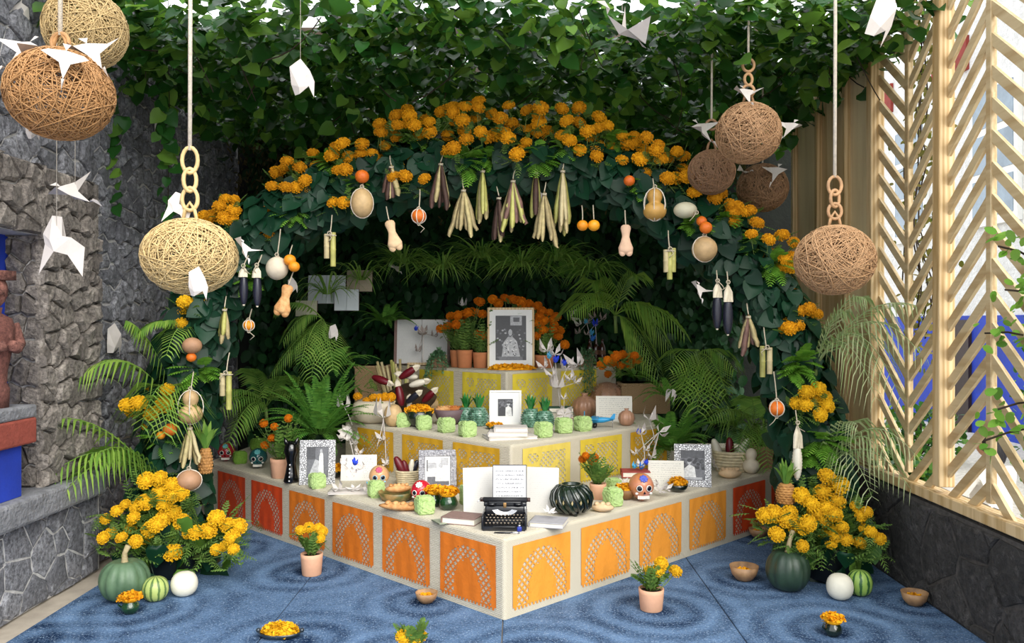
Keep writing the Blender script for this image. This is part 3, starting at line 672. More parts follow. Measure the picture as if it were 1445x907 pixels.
# bright leafy tufts tucked between
def tuft(x, y, D, rad, label, nfr=18, m=M_LETT):
    t = thing('fern_tuft', label, 'fern', P(x, y, D), group='fern tufts in the arch'); mb = MB()
    for i in range(nfr):
        a = U(0, 2 * PI); e = Vector((math.cos(a) * U(.5, 1), U(-.9, -.1), math.sin(a) * U(.3, .9) - .1)) * rad; frond(mb, Vector((0, .04, 0)) + e * .1, e, .03, 10, rad * .34, .02, .3, .0025)
    part(t, 'fronds', mb, m)
FL = ['on the arch leg around the small brown gourd', 'on the arch below the clump over the cream gourd', 'between two marigold clumps above the speckled gourd', 'beside the upright red orange', 'beside the pinkish pods, the largest on the crown', 'above the olive pods', 'above the widest pod bundle', 'above the long green pods', 'under the oblong gourd and two oranges', 'beside the two oranges and the brown ball', 'above the netted golden gourd',
      'below the tan ball before the plywood', 'on the arch leg above the orange on a long cord, the larger', 'on the arch leg above the orange on a long cord, the smaller', 'on the arch leg beside the white corn, the larger', 'on the arch leg beside the white corn, the smaller', 'under the red orange on the arch leg', 'behind the black corn near the straw ball', 'behind the dense clump over the plum-brown pods', 'behind the wide clump around the red orange', 'among the clump beside the mottled tan gourd', 'behind the clump over the pair of mandarins']
for (x, y, D, r), LT in zip( [(280, 522, 5.28, .17), (415, 300, 5.42, .13), (465, 228, 5.5, .13), (503, 262, 5.42, .1), (657, 228, 5.5, .18), (690, 222, 5.5, .12), (760, 225, 5.5, .16), (800, 205, 5.5, .14), (980, 318, 5.36, .14), (1025, 312, 5.4, .1), (905, 262, 5.45, .12),
                     (1095, 372, 5.35, .16), (1132, 512, 5.22, .17), (1120, 525, 5.2, .12), (1162, 622, 5.18, .17), (1150, 640, 5.18, .13), (228, 622, 5.25, .15), (350, 395, 5.4, .13), (590, 190, 5.55, .14), (480, 232, 5.52, .12), (1060, 345, 5.4, .12), (870, 200, 5.55, .12)], FL): tuft(x, y, D, r, 'bright fern tuft ' + LT)
# marigold bushes at the feet of the arch
bushL = Z(0, 640, 3.397, [(700,128),(765,120),(822,152),(765,185),(695,233),(788,238),(830,200),(865,188),(835,285),(873,327),(752,338),(715,365),(785,310),(600,245),(560,275),(650,255),(508,312),(640,308),(625,357),(582,402),(530,383),(495,403),(650,420),(697,405),(830,475),(940,378),(998,370),(1037,308),(1095,345),(1145,350),(1113,405),(1035,460),(1080,440),(1120,460),(900,378)])
bushR = Z(1020, 660, 3.4, [(498,42),(560,82),(477,117),(378,133),(422,172),(547,160),(495,192),(447,215),(533,222),(478,247),(245,220),(203,230),(322,213),(300,245),(338,268),(410,265),(380,285),(258,318),(637,185),(690,213),(662,230),(575,283),(540,297),(490,317),(540,325),(593,345),(680,293),(710,307),(658,360),(752,340),(383,375),(520,362)])
def bush(pts, foot, label, big):
    base = G(foot[0], foot[1], 0); base.z = .01; t = thing('marigold_bush', label, 'flowers', base); fo = MB(); st = MB(); Dm = base.y
    pot = MB().lathe([(.11, 0), (.14, .02), (.165, .2), (.17, .22), (.155, .22), (.15, .2)], 24); part(t, 'pot', pot, mat('dark_glaze_pot', C('14181a'), .35, .2))
    for (x, y) in pts:
        D = Dm - .12 - .3 * U(0, 1) * min(1, max(0, (y - 690) / 120)); q = P(x, y, D) - base
        r = (12.5 if (x, y) in big else 9) * D / F * U(.9, 1.08); put_flower(t, q, r, 'yellow')
        s0 = Vector((q.x * .25, q.y * .3 + .02, max(.12, q.z * .3))); st.tube(quad_bez(q + Vector((0, .01, -r * .4)), q * .6 + Vector((0, .04, -.02)), s0, 5), .0035, 4)
        feathery(fo, q + Vector((0, .07, -.06)), 9, .16, .11); feathery(fo, q * .6 + Vector((0, .03, .03)), 6, .18, .11)
    part(t, 'foliage', fo, M_MFOL); part(t, 'stems', st, M_STEM)
    for k in range(42):
        a = U(-.2, PI + .2); q = Vector((math.cos(a) * U(.1, .34), -math.sin(a) * U(.05, .28), U(.03, .4))); o = link('leaf', IVYM[k % 2], t, q)
        o.rotation_euler = (U(-1.9, -.9), U(-.4, .4), U(-1, 1)); o.scale = (U(.09, .14),) * 3
    return t
IVYM = []
for mm in (M_ARCHL, M_IVYL):
    me = bpy.data.meshes.new('leaf'); me.from_pydata(LEAF['heart'][0].tolist(), [], LEAF['heart'][1]); me.materials.append(mm); me.polygons.foreach_set('use_smooth', [True] * len(LEAF['heart'][1])); IVYM.append(me)
bush(bushL, (246, 812), 'big bush of yellow marigolds at the arch foot beside the rough stone wall', set(bushL[:13] + bushL[24:31]))
bush(bushR, (1170, 818), 'big bush of yellow marigolds at the arch foot beside the lattice screen', set(bushR[:18]))

# ------------------------------------------------------------------ things hung on the arch
M_GOURD = mat('gourd_tan', C('c9a878'), .55, .3, 14, .2, 50, rnd=.1); M_GOURDC = mat('gourd_cream', C('d9ccb4'), .6, .2, 10, .2, 40); M_GOURDB = mat('gourd_brown', C('b58a68'), .6, .25, 10, .2, 40); M_GOURDG = mat('gourd_gold', C('c89a4e'), .45, .25, 10)
M_ORANGE = mat('orange_peel', C('e2701a'), .45, .15, 20, .3, 160, rnd=.08); M_MAND = mat('mandarin_peel', C('ee9418'), .45, .12, 20, .3, 160)
M_POD = mat('pod_straw', C('b9a877'), .7, .35, 25, .3, 90, rnd=.2); M_PODP = mat('pod_plum', C('7a5a50'), .7, .4, 25, .3, 90, rnd=.2); M_PODD = mat('pod_dark', C('4a3228'), .7, .4, 25, .3, 90)
M_CANE = mat('sugar_cane', C('b7b463'), .5, .4, 10, .2, 60, rnd=.15); M_CANEP = mat('cane_pale', C('c9b98c'), .6, .3, 10, .2, 60)
M_BREAD = mat('bread_crust', C('d9ab72'), .7, .35, 22, .4, 50, col2=C('b87a42')); M_BREADP = mat('bread_pale', C('e3c197'), .75, .25, 16, .3, 50)
def rope(t, a, b, r=.004, sag=0, m=None, name='twine'):
    a, b = Vector(a), Vector(b); part(t, name, MB().tube(quad_bez(a, (a + b) / 2 + Vector((U(-.006, .006), 0, -sag)), b, 6), r, 5), m or M_TWINE)
def knot(t, p, r=.012, n=3):
    mb = MB()
    for i in range(n): a = U(0, 6); mb.tube([Vector(p) + Vector((math.cos(a + k * 1.05) * r, U(-.3, .3) * r, math.sin(a + k * 1.05) * r)) for k in range(6)], .0035, 5, closed=True)
    mb.tube([Vector(p), Vector(p) + Vector((U(-.04, .04), -.01, -.03)), Vector(p) + Vector((U(-.05, .05), 0, -.055))], .003, 4); part(t, 'knot', mb, M_TWINE)
def net(t, rx, rz, cz, n=3, r=.0035):
    mb = MB()
    for k in range(n):
        a = PI * k / n + .3; mb.tube([(math.cos(a) * math.cos(q) * rx * 1.03, math.sin(a) * math.cos(q) * rx * 1.03, cz + math.sin(q) * rz * 1.04) for q in [2 * PI * i / 18 for i in range(18)]], r, 5, closed=True)
    part(t, 'net', mb, M_ROPE)
def roundg(r, n=8): return [(r * math.sin(PI * i / 14), r * (1 - math.cos(PI * i / 14))) for i in range(15)]
def double_gourd(w1, h1, w2, h2):
    pr = []
    for i in range(9): q = PI * (i / 8) * .83; pr.append((w1 * math.sin(q) + 1e-6, h1 / 2 * (1 - math.cos(q))))
    z0 = pr[-1][1]
    for i in range(1, 10): q = PI * (.2 + .8 * i / 9); pr.append((w2 * math.sin(q) + 1e-6, z0 + h2 / 2 * (math.cos(PI * .2) - math.cos(q))))
    return pr
def gourd(x, ytop, ybot, wpx, D, label, prof, m, up=30, nets=0, name='gourd', dbl=None, cat='gourd'):
    b = P(x, ybot, D); h = (ybot - ytop) * D / F; rx = wpx / 2 * D / F
    t = thing(name, label, cat, b)
    pr = double_gourd(rx, h * .6, rx * .66, h * .5) if dbl else [(math.sin(PI * i / 14) * rx + 1e-6, h / 2 * (1 - math.cos(PI * i / 14))) for i in range(15)]
    k = h / pr[-1][1]; pr = [(r, z * k) for r, z in pr]
    part(t, 'body', MB().lathe(pr, 22), m)
    if up: rope(t, (0, 0, h * .98), (U(-.01, .01), .05, h + up * D / F)); knot(t, (0, -.005, h + .012))
    if nets: net(t, rx, h / 2, h / 2, nets)
    return t, h, rx
def fruit(x, y, r, D, label, m, netted=0, up=0, name='orange', cat='orange', group=None):
    t = thing(name, label, cat, P(x, y, D) - Vector((0, 0, r * D / F)), group=group); q = r * D / F
    part(t, 'peel', MB().ball((q, q, q * .94), (0, 0, q), 18, 12), m)
    part(t, 'stalk', MB().lathe([(q * .1, q * 1.9), (q * .12, q * 1.96), (q * .05, q * 1.99)], 8), M_STEM)
    if netted: net(t, q, q, q, 3); knot(t, (0, -.005, q * 2.05)); knot(t, (0, 0, -.005), .009)
    if up: rope(t, (0, 0, q * 2), (0, .06, q * 2 + up * D / F))
    return t
gourd(511, 266, 307, 31, 5.3, 'round speckled tan gourd in twine hanging under a red orange', 0, M_GOURD, 14, 1)
fruit(511, 249, 10, 5.3, 'red orange sitting on the arch right above a round gourd', M_ORANGE)
fruit(591, 305, 10, 5.32, 'red orange in a knotted net beside the husk bundles', M_ORANGE, 1, 30)
gourd(391, 362, 395, 31, 5.25, 'round pale cream gourd hanging next to two mandarins', 0, M_GOURDC, 40)
fruit(409, 367, 8.5, 5.22, 'mandarin hanging against a pale round gourd, upper of the two', M_MAND, 0, 14, 'mandarin', 'mandarin'); fruit(415, 376, 8, 5.2, 'mandarin hanging against a pale round gourd, lower of the two', M_MAND, 0, 0, 'mandarin', 'mandarin')
fruit(351, 459, 7.5, 5.3, 'small yellow orange in a white net below black corn', M_MAND, 1, 16)
gourd(271, 476, 499, 27, 5.15, 'small brown gourd set on the arch leg over an orange', 0, M_GOURDB, 0); fruit(270, 504, 7, 5.15, 'little orange under the small brown gourd', M_ORANGE)
gourd(269, 551, 598, 33, 5.12, 'two-lobed yellow bottle gourd in twine on the arch leg', 0, M_GOURD, 26, 2, 'bottle_gourd', 1)
gourd(267, 663, 692, 33, 5.08, 'pinkish brown gourd hanging below a husk bundle by the pineapple', 0, M_GOURDB, 20, 1)
fruit(240, 606, 9.5, 5.15, 'red orange on the arch leg below the palm-covered marigolds', M_ORANGE); fruit(227, 614, 6, 5.15, 'small mandarin beside a red orange on the arch leg', M_MAND, name='mandarin', cat='mandarin')
fruit(822, 318, 8, 5.4, 'mandarin of a pair on strings, the rounder one', M_MAND, 0, 22, 'mandarin', 'mandarin'); fruit(838, 318, 8.5, 5.4, 'mandarin of a pair on strings, the yellower one', mat('mandarin_peel_y', C('f0a420'), .45, .12), 0, 22, 'mandarin', 'mandarin')
fruit(888, 255, 8, 5.35, 'red orange tucked in arch above the netted bottle gourd', M_ORANGE)
gourd(924, 266, 311, 33, 5.28, 'golden bottle gourd in a white rope net', 0, M_GOURDG, 16, 3, 'bottle_gourd', 1)
t, h, rx = gourd(967, 285, 308, 33, 5.28, 'oblong pale grey-green gourd lying on the arch above oranges', 0, mat('gourd_grey', C('cfcaae'), .6, .15), 0); knot(t, (.06, -.06, .03))
fruit(990, 312, 7.5, 5.25, 'red orange on the arch below the oblong gourd, upper one', M_ORANGE); fruit(996, 321, 9, 5.22, 'red orange on the arch below the oblong gourd, lower one', M_ORANGE)
gourd(994, 334, 369, 36, 5.25, 'round mottled tan gourd with twine below two oranges', 0, M_GOURD, 10, 1)
fruit(1096, 576, 11, 5.15, 'orange in a white crochet net on a long cord', M_ORANGE, 1, 40)
def bread_bone(x, ytop, ybot, wpx, D, label, tilt=0, m=M_BREADP):
    b = P(x, ytop, D); h = (ybot - ytop) * D / F; r = wpx / 2 * D / F; t = thing('bone_bread', label, 'bread', b, rot=(0, tilt, 0))
    v = [(.35, 0), (.62, .05), (.7, .14), (.55, .3), (.5, .42), (.7, .6), (1.0, .8), (.95, .92), (.5, .99), (0.02, 1)]
    mb = MB().lathe([(max(1e-4, a) * r, -z * h) for a, z in v][::-1], 18, Matrix.Diagonal((1, .5, 1, 1))); part(t, 'loaf', mb, m)
    nb = MB().ball((r * .5, r * .3, h * .16), (-r * .45, -.002, -h * .93), 10, 8).ball((r * .5, r * .3, h * .16), (r * .45, -.002, -h * .93), 10, 8); part(t, 'knuckle', nb, m)
    rope(t, (0, 0, 0), (0, .04, .1))
bread_bone(549, 311, 352, 21, 5.35, 'pale bone-shaped bread hanging beside the orange in a net', -.25, M_BREADP); bread_bone(407, 402, 444, 24, 5.22, 'golden bone-shaped bread hanging below the pale cream gourd', .25, M_BREAD); bread_bone(883, 317, 358, 21, 5.35, 'pinkish bone-shaped bread hanging below the golden bottle gourd', 0, mat('bread_pink', C('dcb698'), .75, .2))
def pods(x, ytop, ybot, D, label, n, mats_, spread=26, group=None, tie=True, wpx=8):
    """bundle of long flat dried pods hung by one end"""
    t = thing('pod_bundle', label, 'pods', P(x, ytop, D), group=group); L = (ybot - ytop) * D / F
    for i in range(n):
        f = (i / max(1, n - 1) - .5) * 2; ex = f * spread * D / F + U(-.015, .015); l = L * U(.72, 1.0); wv = wpx / 2 * D / F * U(.8, 1.1); mb = MB(); y = U(-.02, .02) - (i % 3) * .008
        pts = [Vector((ex * q * U(.9, 1.1), y * q * 2, -l * q)) for q in (0, .12, .3, .5, .7, .85, .96, 1)]
        ws = [.28, .5, .85, 1, 1, .95, .7, .2]; v = []
        for p, k in zip(pts, ws): v += [p + Vector((-wv * k, 0, 0)), p + Vector((0, -.006 * k, 0)), p + Vector((wv * k, 0, 0)), p + Vector((0, .006 * k, 0))]
        fs = [(4 * a + b, 4 * a + (b + 1) % 4, 4 * a + 4 + (b + 1) % 4, 4 * a + 4 + b) for a in range(7) for b in range(4)] + [(0, 1, 2, 3), (31, 30, 29, 28)]
        part(t, 'pod', mb.add(v, fs), mats_[i % len(mats_)], True)
    part(t, 'tie', MB().tube([(math.cos(a) * .014, math.sin(a) * .014, -.012 - .001 * a) for a in [k * .6 for k in range(22)]], .0035, 5), M_TWINE)
    rope(t, (0, 0, 0), (U(-.02, .02), .06, .07)); return t
PG = 'husk bundles hanging in a row under the arch crown'
pods(622, 228, 303, 5.42, 'bundle of pinkish dried pods hanging beside a fern tuft', 6, [M_PODP, M_POD, M_PODD], 13)
pods(654, 265, 340, 5.4, 'splayed bundle of straw-coloured pods hanging lowest by a fern', 6, [M_POD], 19)
pods(681, 238, 318, 5.45, 'narrow bundle of olive pods hanging beside the widest bundle', 6, [M_CANE, M_POD], 8)
pods(704, 276, 350, 5.42, 'dark chocolate-brown bundle of pods hanging behind the widest bundle', 5, [M_PODD, M_PODD, M_POD], 7)
pods(724, 252, 333, 5.4, 'wide fan of mixed straw and plum pods, the widest bundle', 9, [M_POD, M_CANE, M_PODP], 19)
pods(756, 240, 310, 5.45, 'small slanting bundle of brown and yellow pods', 4, [M_PODD, M_CANE], 8)
pods(768, 270, 350, 5.38, 'open splayed bundle of pale pods below the slanting one', 5, [M_POD], 17)
pods(794, 238, 334, 5.42, 'long thick bundle of pale green pods beside the mandarins on strings', 8, [M_POD, M_CANE, M_CANEP], 10)
pods(552, 232, 286, 5.36, 'bundle of plum-brown pods among marigolds beside the speckled gourd', 6, [M_PODP, M_PODD, M_POD], 10)
pods(317, 433, 487, 5.25, 'short bundle of olive strips hanging beside black corn', 4, [M_CANE, M_POD], 7)
pods(268, 600, 662, 5.1, 'bundle of pale dry strips between two gourds on the arch leg', 6, [M_POD, M_CANEP], 13)
pods(1056, 443, 503, 5.25, 'bundle of straw strips hanging beside cane pieces on the arch', 5, [M_POD, M_PODP], 15)
def canes(x, y0, y1, D, label, xs, lens, group=None):
    t = thing('cane_bundle', label, 'sugar cane', P(x, y0, D))
    for k, (dx, l) in enumerate(zip(xs, lens)):
        L = (y1 - y0) * D / F * l; c = Vector((dx * D / F, 0, -.01 * k)); r = .018
        part(t, 'cane', MB().lathe([(r * .96, -L), (r, -L * .98), (r, -L * .53), (r * 1.12, -L * .5), (r, -L * .47), (r, -.004), (r * .94, 0)], 12, Matrix.Translation(c)), (M_CANE, M_CANEP)[k % 2])
    rope(t, (0, -.005, -.01), (0, .05, .12)); knot(t, (0, -.022, -.008), .014); part(t, 'tie', MB().tube([(math.cos(a) * .038, math.sin(a) * .022, -.02) for a in [k * PI / 8 for k in range(16)]], .004, 5, closed=True), M_TWINE)
canes(466, 328, 376, 5.32, 'pair of cut cane pieces tied with twine above the open books', (4, -5), (1, .72)); canes(945, 350, 390, 5.28, 'short tied cane pieces hanging below the netted bottle gourd', (5, -5, 0), (.85, .8, 1))
canes(320, 524, 578, 5.25, 'tied cane pieces hanging by the arch leg above the red skull', (3, -6), (1, .6)); canes(1081, 488, 532, 5.22, 'pair of green cane pieces beside the straw strips', (-5, 5), (1, .85))
# corn
M_KBLK = mat('kernel_black', C('2e3040'), .3, .4, 45, col2=C('12131a')); M_KWHT = mat('kernel_white', C('e9e2cf'), .5, .12, 60); M_KRED = mat('kernel_red', C('6e1220'), .35, .4, 60); M_HUSK = mat('corn_husk', C('e3d8bf'), .8, .2, 14, .3, 40)
def corn_mesh(L, r, m):
    mb = MB(); rows = 12; k = 24; v = []; fs = []; n = 20
    for j in range(n + 1):
        q = j / n; rr = r * (math.sin(PI * min(1, .16 + .78 * q)) ** .55) * (1 if q < .97 else .5); rr *= (1.0 if j % 2 else .9)
        for i in range(k): a = 2 * PI * i / k; s = rr * (1.0 if i % 2 else .82); v.append((s * math.cos(a), s * math.sin(a), -L * q))
    for j in range(n):
        for i in range(k): fs.append((j * k + i, j * k + (i + 1) % k, (j + 1) * k + (i + 1) % k, (j + 1) * k + i))
    fs += [tuple(range(k))[::-1], tuple(n * k + i for i in range(k))]; return mb.add(v, fs).mesh('ear', m, True)
CORN = {k: corn_mesh(1, .165, m) for k, m in (('black', M_KBLK), ('white', M_KWHT), ('red', M_KRED))}
def husk(L, w, sp):
    mb = MB()
    for s in (-1, 0, 1): v = [Vector((0, .003 * s, L)), Vector((s * sp * .4 - w * .4, -.01, L * .5)), Vector((s * sp * .4 + w * .4, -.012, L * .5)), Vector((s * sp - w * .25, -.015, 0)), Vector((s * sp + w * .25, -.018, 0)), Vector((s * sp * .4, .02, L * .5)), Vector((s * sp, .018, 0))]; mb.add(v, [(0, 1, 2), (1, 3, 4, 2), (0, 5, 1), (0, 2, 5), (5, 6, 3, 1), (2, 4, 6, 5)])
    return mb
def hung_corn(x, ytop, ybot, D, kd, label, husk_px, group=None):
    L = (ybot - ytop) * D / F; t = thing('corn_cob', label, 'corn', P(x, ytop, D), group=group); o = link('ear', CORN[kd], t); o.scale = (L, L, L)
    part(t, 'husk', husk(husk_px * D / F, .05, .018), M_HUSK); rope(t, (0, 0, husk_px * D / F), (.01, .06, husk_px * D / F + .07)); knot(t, (0, -.01, husk_px * D / F)); part(t, 'tip', MB().ball(.008, (0, 0, -L)), M_HUSK); return t
hung_corn(344, 391, 430, 5.2, 'black', 'black corn cob with pale husk by the straw-coloured ball, shorter of the pair', 16); hung_corn(363, 392, 432, 5.18, 'black', 'black corn cob with pale husk by the golden bone bread', 18)
hung_corn(1012, 420, 464, 5.2, 'black', 'black corn cob hung beside a folded paper bird', 24); hung_corn(1027, 426, 472, 5.18, 'black', 'black corn cob hung on the side of the straw strips', 28)
hung_corn(1125, 632, 676, 5.05, 'white', 'large white corn cob with open husk on the arch leg', 36)
M_PINE = mat('pineapple_skin', C('c08a4a'), .7, .4, 30, .4, 90, rnd=.1)
def pineapple(x, ytop, ybot, wpx, D, label, crown, upright=True, m=M_PINE, ml=None, name='pineapple', grp=None, base=None):
    b = base or P(x, ybot, D); h = (ybot - ytop) * D / F; r = wpx / 2 * D / F; t = thing(name, label, 'pineapple', b, group=grp); mb = MB()
    prof = [(r * (.55 + .45 * math.sin(PI * min(1, .2 + .75 * i / 10))), h * i / 10) for i in range(11)]; prof = [(r * .3, 0)] + [(q, .003 + z * .98) for q, z in prof] + [(r * .3, h)]
    part(t, 'body', MB().lathe([(q * .93, z) for q, z in prof], 20), m); sc = MB()
    for j in range(8):
        z = h * (.07 + .88 * j / 7.5); q = r * (.55 + .45 * math.sin(PI * min(1, .2 + .75 * z / h)))
        for i in range(12):
            a = 2 * PI * (i + .5 * (j % 2)) / 12; e = Vector((math.cos(a), math.sin(a), 0)); s = Vector((-math.sin(a), math.cos(a), 0)); u = Vector((0, 0, 1)); k = h / 15; kk = q * .26; p = e * q * .93 + Vector((0, 0, z))
            sc.add([p - s * kk, p - u * k, p + s * kk, p + u * k, p + e * q * .14 + u * k * .3], [(0, 1, 4), (1, 2, 4), (2, 3, 4), (3, 0, 4)])
    part(t, 'eyes', sc, m, False); cr = crown * D / F
    for i in range(15):
        a = i * 2.4; k = .25 + .75 * (1 - i / 15); mb = MB(); e = Vector((math.cos(a) * cr * .55 * k, math.sin(a) * cr * .55 * k, h + cr * (1.05 - .55 * k))); c0 = Vector((math.cos(a) * r * .2, math.sin(a) * r * .2, h)); blade(mb, c0, e, .3 * cr * k, cr * .17, 6); part(t, 'crown_leaf', mb, ml or M_GRASS)
    return t
pineapple(290, 632, 668, 20, 5.22, 'yellow pineapple with bushy grey-green crown at arch leg', 45); pineapple(1109, 682, 710, 28, 5.0, 'ripe pineapple with spiky green crown propped on the altar corner', 40)
# ------------------------------------------------------------------ offerings: builders
def on(x, y, z): q = G(x, y, z); return q
def px(n, p): return n * p.y / F                                        # n photo pixels at the distance of p, in metres
M_CUBE = mat('green_crumb', C('bdd392'), .9, .35, 70, .5, 130, col2=C('9fbd72'), bdist=.004); M_MOSS = mat('moss_green', C('86b444'), .95, .4, 50, .6, 120, bdist=.006)
def crumb_mesh(m, seed):
    rr = random.Random(seed); mb = MB().rbox((0, 0, .5), (1.08, 1.08, 1.02), .27, seg=3); bm = bmesh.new()
    vs_ = [bm.verts.new(v_) for v_ in mb.v]
    for f in mb.f: bm.faces.new([vs_[i] for i in f])
    bmesh.ops.subdivide_edges(bm, edges=bm.edges[:], cuts=3, use_grid_fill=True)
    for v_ in bm.verts:
        d_ = (v_.co - Vector((0, 0, .5))); n_ = noise.noise(v_.co * 11 + Vector((seed, 0, 0))) * .06 + rr.uniform(-.045, .045); v_.co += d_.normalized() * n_
        if v_.co.z < .03: v_.co.z = 0
    me = bpy.data.meshes.new('crumb_cube'); bm.to_mesh(me); bm.free(); me.materials.append(m); return me
CUBES = [crumb_mesh(M_CUBE, s) for s in (1, 2)]; MOSSB = crumb_mesh(M_MOSS, 5)
def cube(x, yb, w, z, label, rz=.3, hh=1.0, moss=False, group=None):
    p = on(x, yb, z); s = px(w, p); o = single('crumb_cube', MOSSB if moss else random.choice(CUBES), None, label, 'cube', p + Vector((0, s * .4, 0)), rz, group); o.scale = (s * .82, s * .82, s * hh); return o
def pot_mesh(r, h): return MB().lathe([(r * .82, 0), (r * .86, h * .03), (r * .98, h * .8), (r, h), (r * .88, h), (r * .86, h * .86)], 28)
def potted_marigold(x, yb, w, hpx, z, label, flowers, kind='yellow', m=M_TERRA, fr=9, fol=18, fol_h=.14, p=None, group=None):
    p = p or on(x, yb, z); p = p + Vector((0, px(w / 2, p), 0)); r = px(w / 2, p); h = px(hpx, p); t = thing('potted_marigold', label, 'potted plant', p, group=group)
    pt = part(t, 'pot', pot_mesh(r, h), m); part(pt, 'soil', MB().lathe([(1e-4, h * .88), (r * .87, h * .88)], 24, cap=False), M_SOIL); fo = MB(); st = MB()
    for k in range(fol): a = U(0, 6.28); q = U(.1, 1); e = Vector((math.cos(a) * fol_h * .75 * q, math.sin(a) * fol_h * .6 * q, h + fol_h * U(.35, 1))); frond(fo, (math.cos(a) * r * .3, math.sin(a) * r * .3, h * .9), e, .03, 8, .045, .012, .3, .002)
    for (fx, fy) in flowers:
        q = P(fx, fy, p.y + U(-.05, .05)) - p; fr_ = px(fr, p) * U(.9, 1.1); put_flower(t, q, fr_, kind); st.tube(quad_bez(Vector((q.x * .2, q.y * .2, h * .9)), Vector((q.x * .6, q.y * .4, q.z * .6)), q, 6), .003, 4); feathery(fo, q * .75 + Vector((0, 0, h * .2)), 3, .05, .06)
    part(t, 'foliage', fo, M_MFOL); part(t, 'stems', st, M_STEM); return t
M_VASE = mat('green_glaze', C('1d4a26'), .15, .4, 8, coat=.6, col2=C('0f2414')); M_VASED = mat('dark_green_glaze', C('1a2a1c'), .18, .4, 8, coat=.6, col2=C('0d130e'))
PETAL_N = [0]
def petals(t, c, rx, ry, h, n, kind='gold'):
    m = {'gold': M_GOLD, 'orange': M_ORNG, 'yellow': M_YEL}[kind]; mb = MB(); mb.ball((rx * .85, ry * .85, h * .6), c, 14, 8)
    for i in range(n):
        a = U(0, 6.28); q = math.sqrt(U(0, 1)); p = Vector(c) + Vector((math.cos(a) * rx * q, math.sin(a) * ry * q, h * .75 * math.sqrt(max(.03, 1 - q * q)) + U(-.006, .008))); s = U(.009, .016); R = rotM(U(-1, 1), U(-1, 1), U(0, 6), p)
        mb.add([(-s, -s * .5, 0), (s, -s * .6, .002), (s * 1.1, s * .6, -.002), (-s * .8, s * .7, .003)], [(0, 1, 2, 3)], R)
    part(t, 'petals', mb, m, False)
def vase_marigold(x, yb, w, z, label, m=M_VASE, handle=True, fl=1.15, kind='gold', D=None):
    p = on(x, yb, z); r = px(w / 2, p); p = p + Vector((0, r * .7, 0)); t = thing('flower_vase', label, 'vase', p)
    part(t, 'body', MB().lathe([(r * .55, 0), (r * .62, .004), (r * .98, r * .5), (r, r * .8), (r * .82, r * 1.25), (r * .55, r * 1.5), (r * .6, r * 1.65), (r * .5, r * 1.65), (r * .4, r * 1.4)], 24), m)
    if handle: part(t, 'handle', MB().tube([(-r * .55, -r * .2, r * 1.55), (-r * 1.15, -r * .3, r * 1.5), (-r * 1.3, -r * .3, r * 1.1), (-r * .95, -r * .2, r * .75)], r * .1, 6), m)
    petals(t, (0, 0, r * 1.75), r * fl, r * fl, r * .75, 160, kind); return t
def bowl(x, yb, w, z, label, m, fill=None, hk=.5, name='bowl', p=None, cat='bowl'):
    p = p or on(x, yb, z); r = px(w / 2, p); p = p + Vector((0, r * .5, 0)); h = r * 2 * hk; t = thing(name, label, cat, p)
    pr = [(r * .3, 0), (r * .55, h * .1), (r * .85, h * .45), (r, h), (r * .95, h), (r * .8, h * .5), (r * .5, h * .18), (1e-4, h * .14)]; part(t, 'shell', MB().lathe(pr, 28), m)
    if fill: petals(t, (0, 0, h * fill[0]), r * fill[1], r * fill[1], h * fill[2], fill[3], fill[4])
    return t
# picture frames with simple grey prints
M_SILV = NT('embossed_silver'); _k = M_SILV; _v = _k.n('ShaderNodeTexVoronoi', feature='DISTANCE_TO_EDGE', i_Scale=75.0); _k.l(_k.coord(), _v.inputs['Vector']); _f = _k.n_map(_v.outputs['Distance'], .02, .16)
_k.l(_k.mix(_f, C('84848a'), C('e8e8ea')), _k.b.inputs['Base Color']); _k.b.inputs['Metallic'].default_value = .25; _k.b.inputs['Roughness'].default_value = .4; _k.bump(_f, .8, .006); M_SILV = _k.m
M_SILVD = mat('silver_dark', C('b9b9be'), .4, .5, 90, .8, 80, metal=.4, col2=C('6c6c72')); M_FRW = mat('frame_white', C('f1efe9'), .5, .05); M_FRWOOD = woodmat('frame_wood', C('e2cba2'), C('c9a878')); M_MAT = mat('mount_white', C('efefec'), .8, .04)
GREYS = [mat('print_grey_%d' % i, C(h), .35, .35, 60, 0) for i, h in enumerate(('2c2c30', '6c6d72', 'b9babd', 'e6e6e4', '4b4c50'))]
def picture_frame(x, yb, wpx_, hpx_, z, label, border, fm, mount, print_fn, rz=0, lean=-.16, D=None, name='photo_frame'):
    p = on(x, yb, z); w, h = px(wpx_, p), px(hpx_, p); p = p + Vector((0, .03, 0)); t = thing(name, label, 'picture frame', p, rot=(lean, 0, rz)); b = border * w; d = .018
    fr = MB()
    for (c_, s_) in (((0, 0, b / 2), (w, d, b)), ((0, 0, h - b / 2), (w, d, b)), ((-w / 2 + b / 2, 0, h / 2), (b, d, h - 2 * b)), ((w / 2 - b / 2, 0, h / 2), (b, d, h - 2 * b))): fr.rbox(c_, s_, .003, seg=1)
    part(t, 'frame', fr, fm, False); part(t, 'backing', MB().box((0, d * .35, h / 2), (w * .96, .005, h * .96)), mat('frame_back', C('5a4630'), .8), False)
    iw, ih = w - 2 * b, h - 2 * b; mw = mount * w
    hold = t
    if mount: hold = part(t, 'mount', MB().box((0, .001, h / 2), (iw, .004, ih)), M_MAT, False)
    part(hold, 'print', print_fn(iw - 2 * mw, ih - 2 * mw, h / 2), GREYS, False); part(t, 'easel_leg', MB().tube([(0, .012, h * .6), (0, .012 + h * .16, .02)], .006, 6), mat('frame_back', C('5a4630'), .8), False); return t
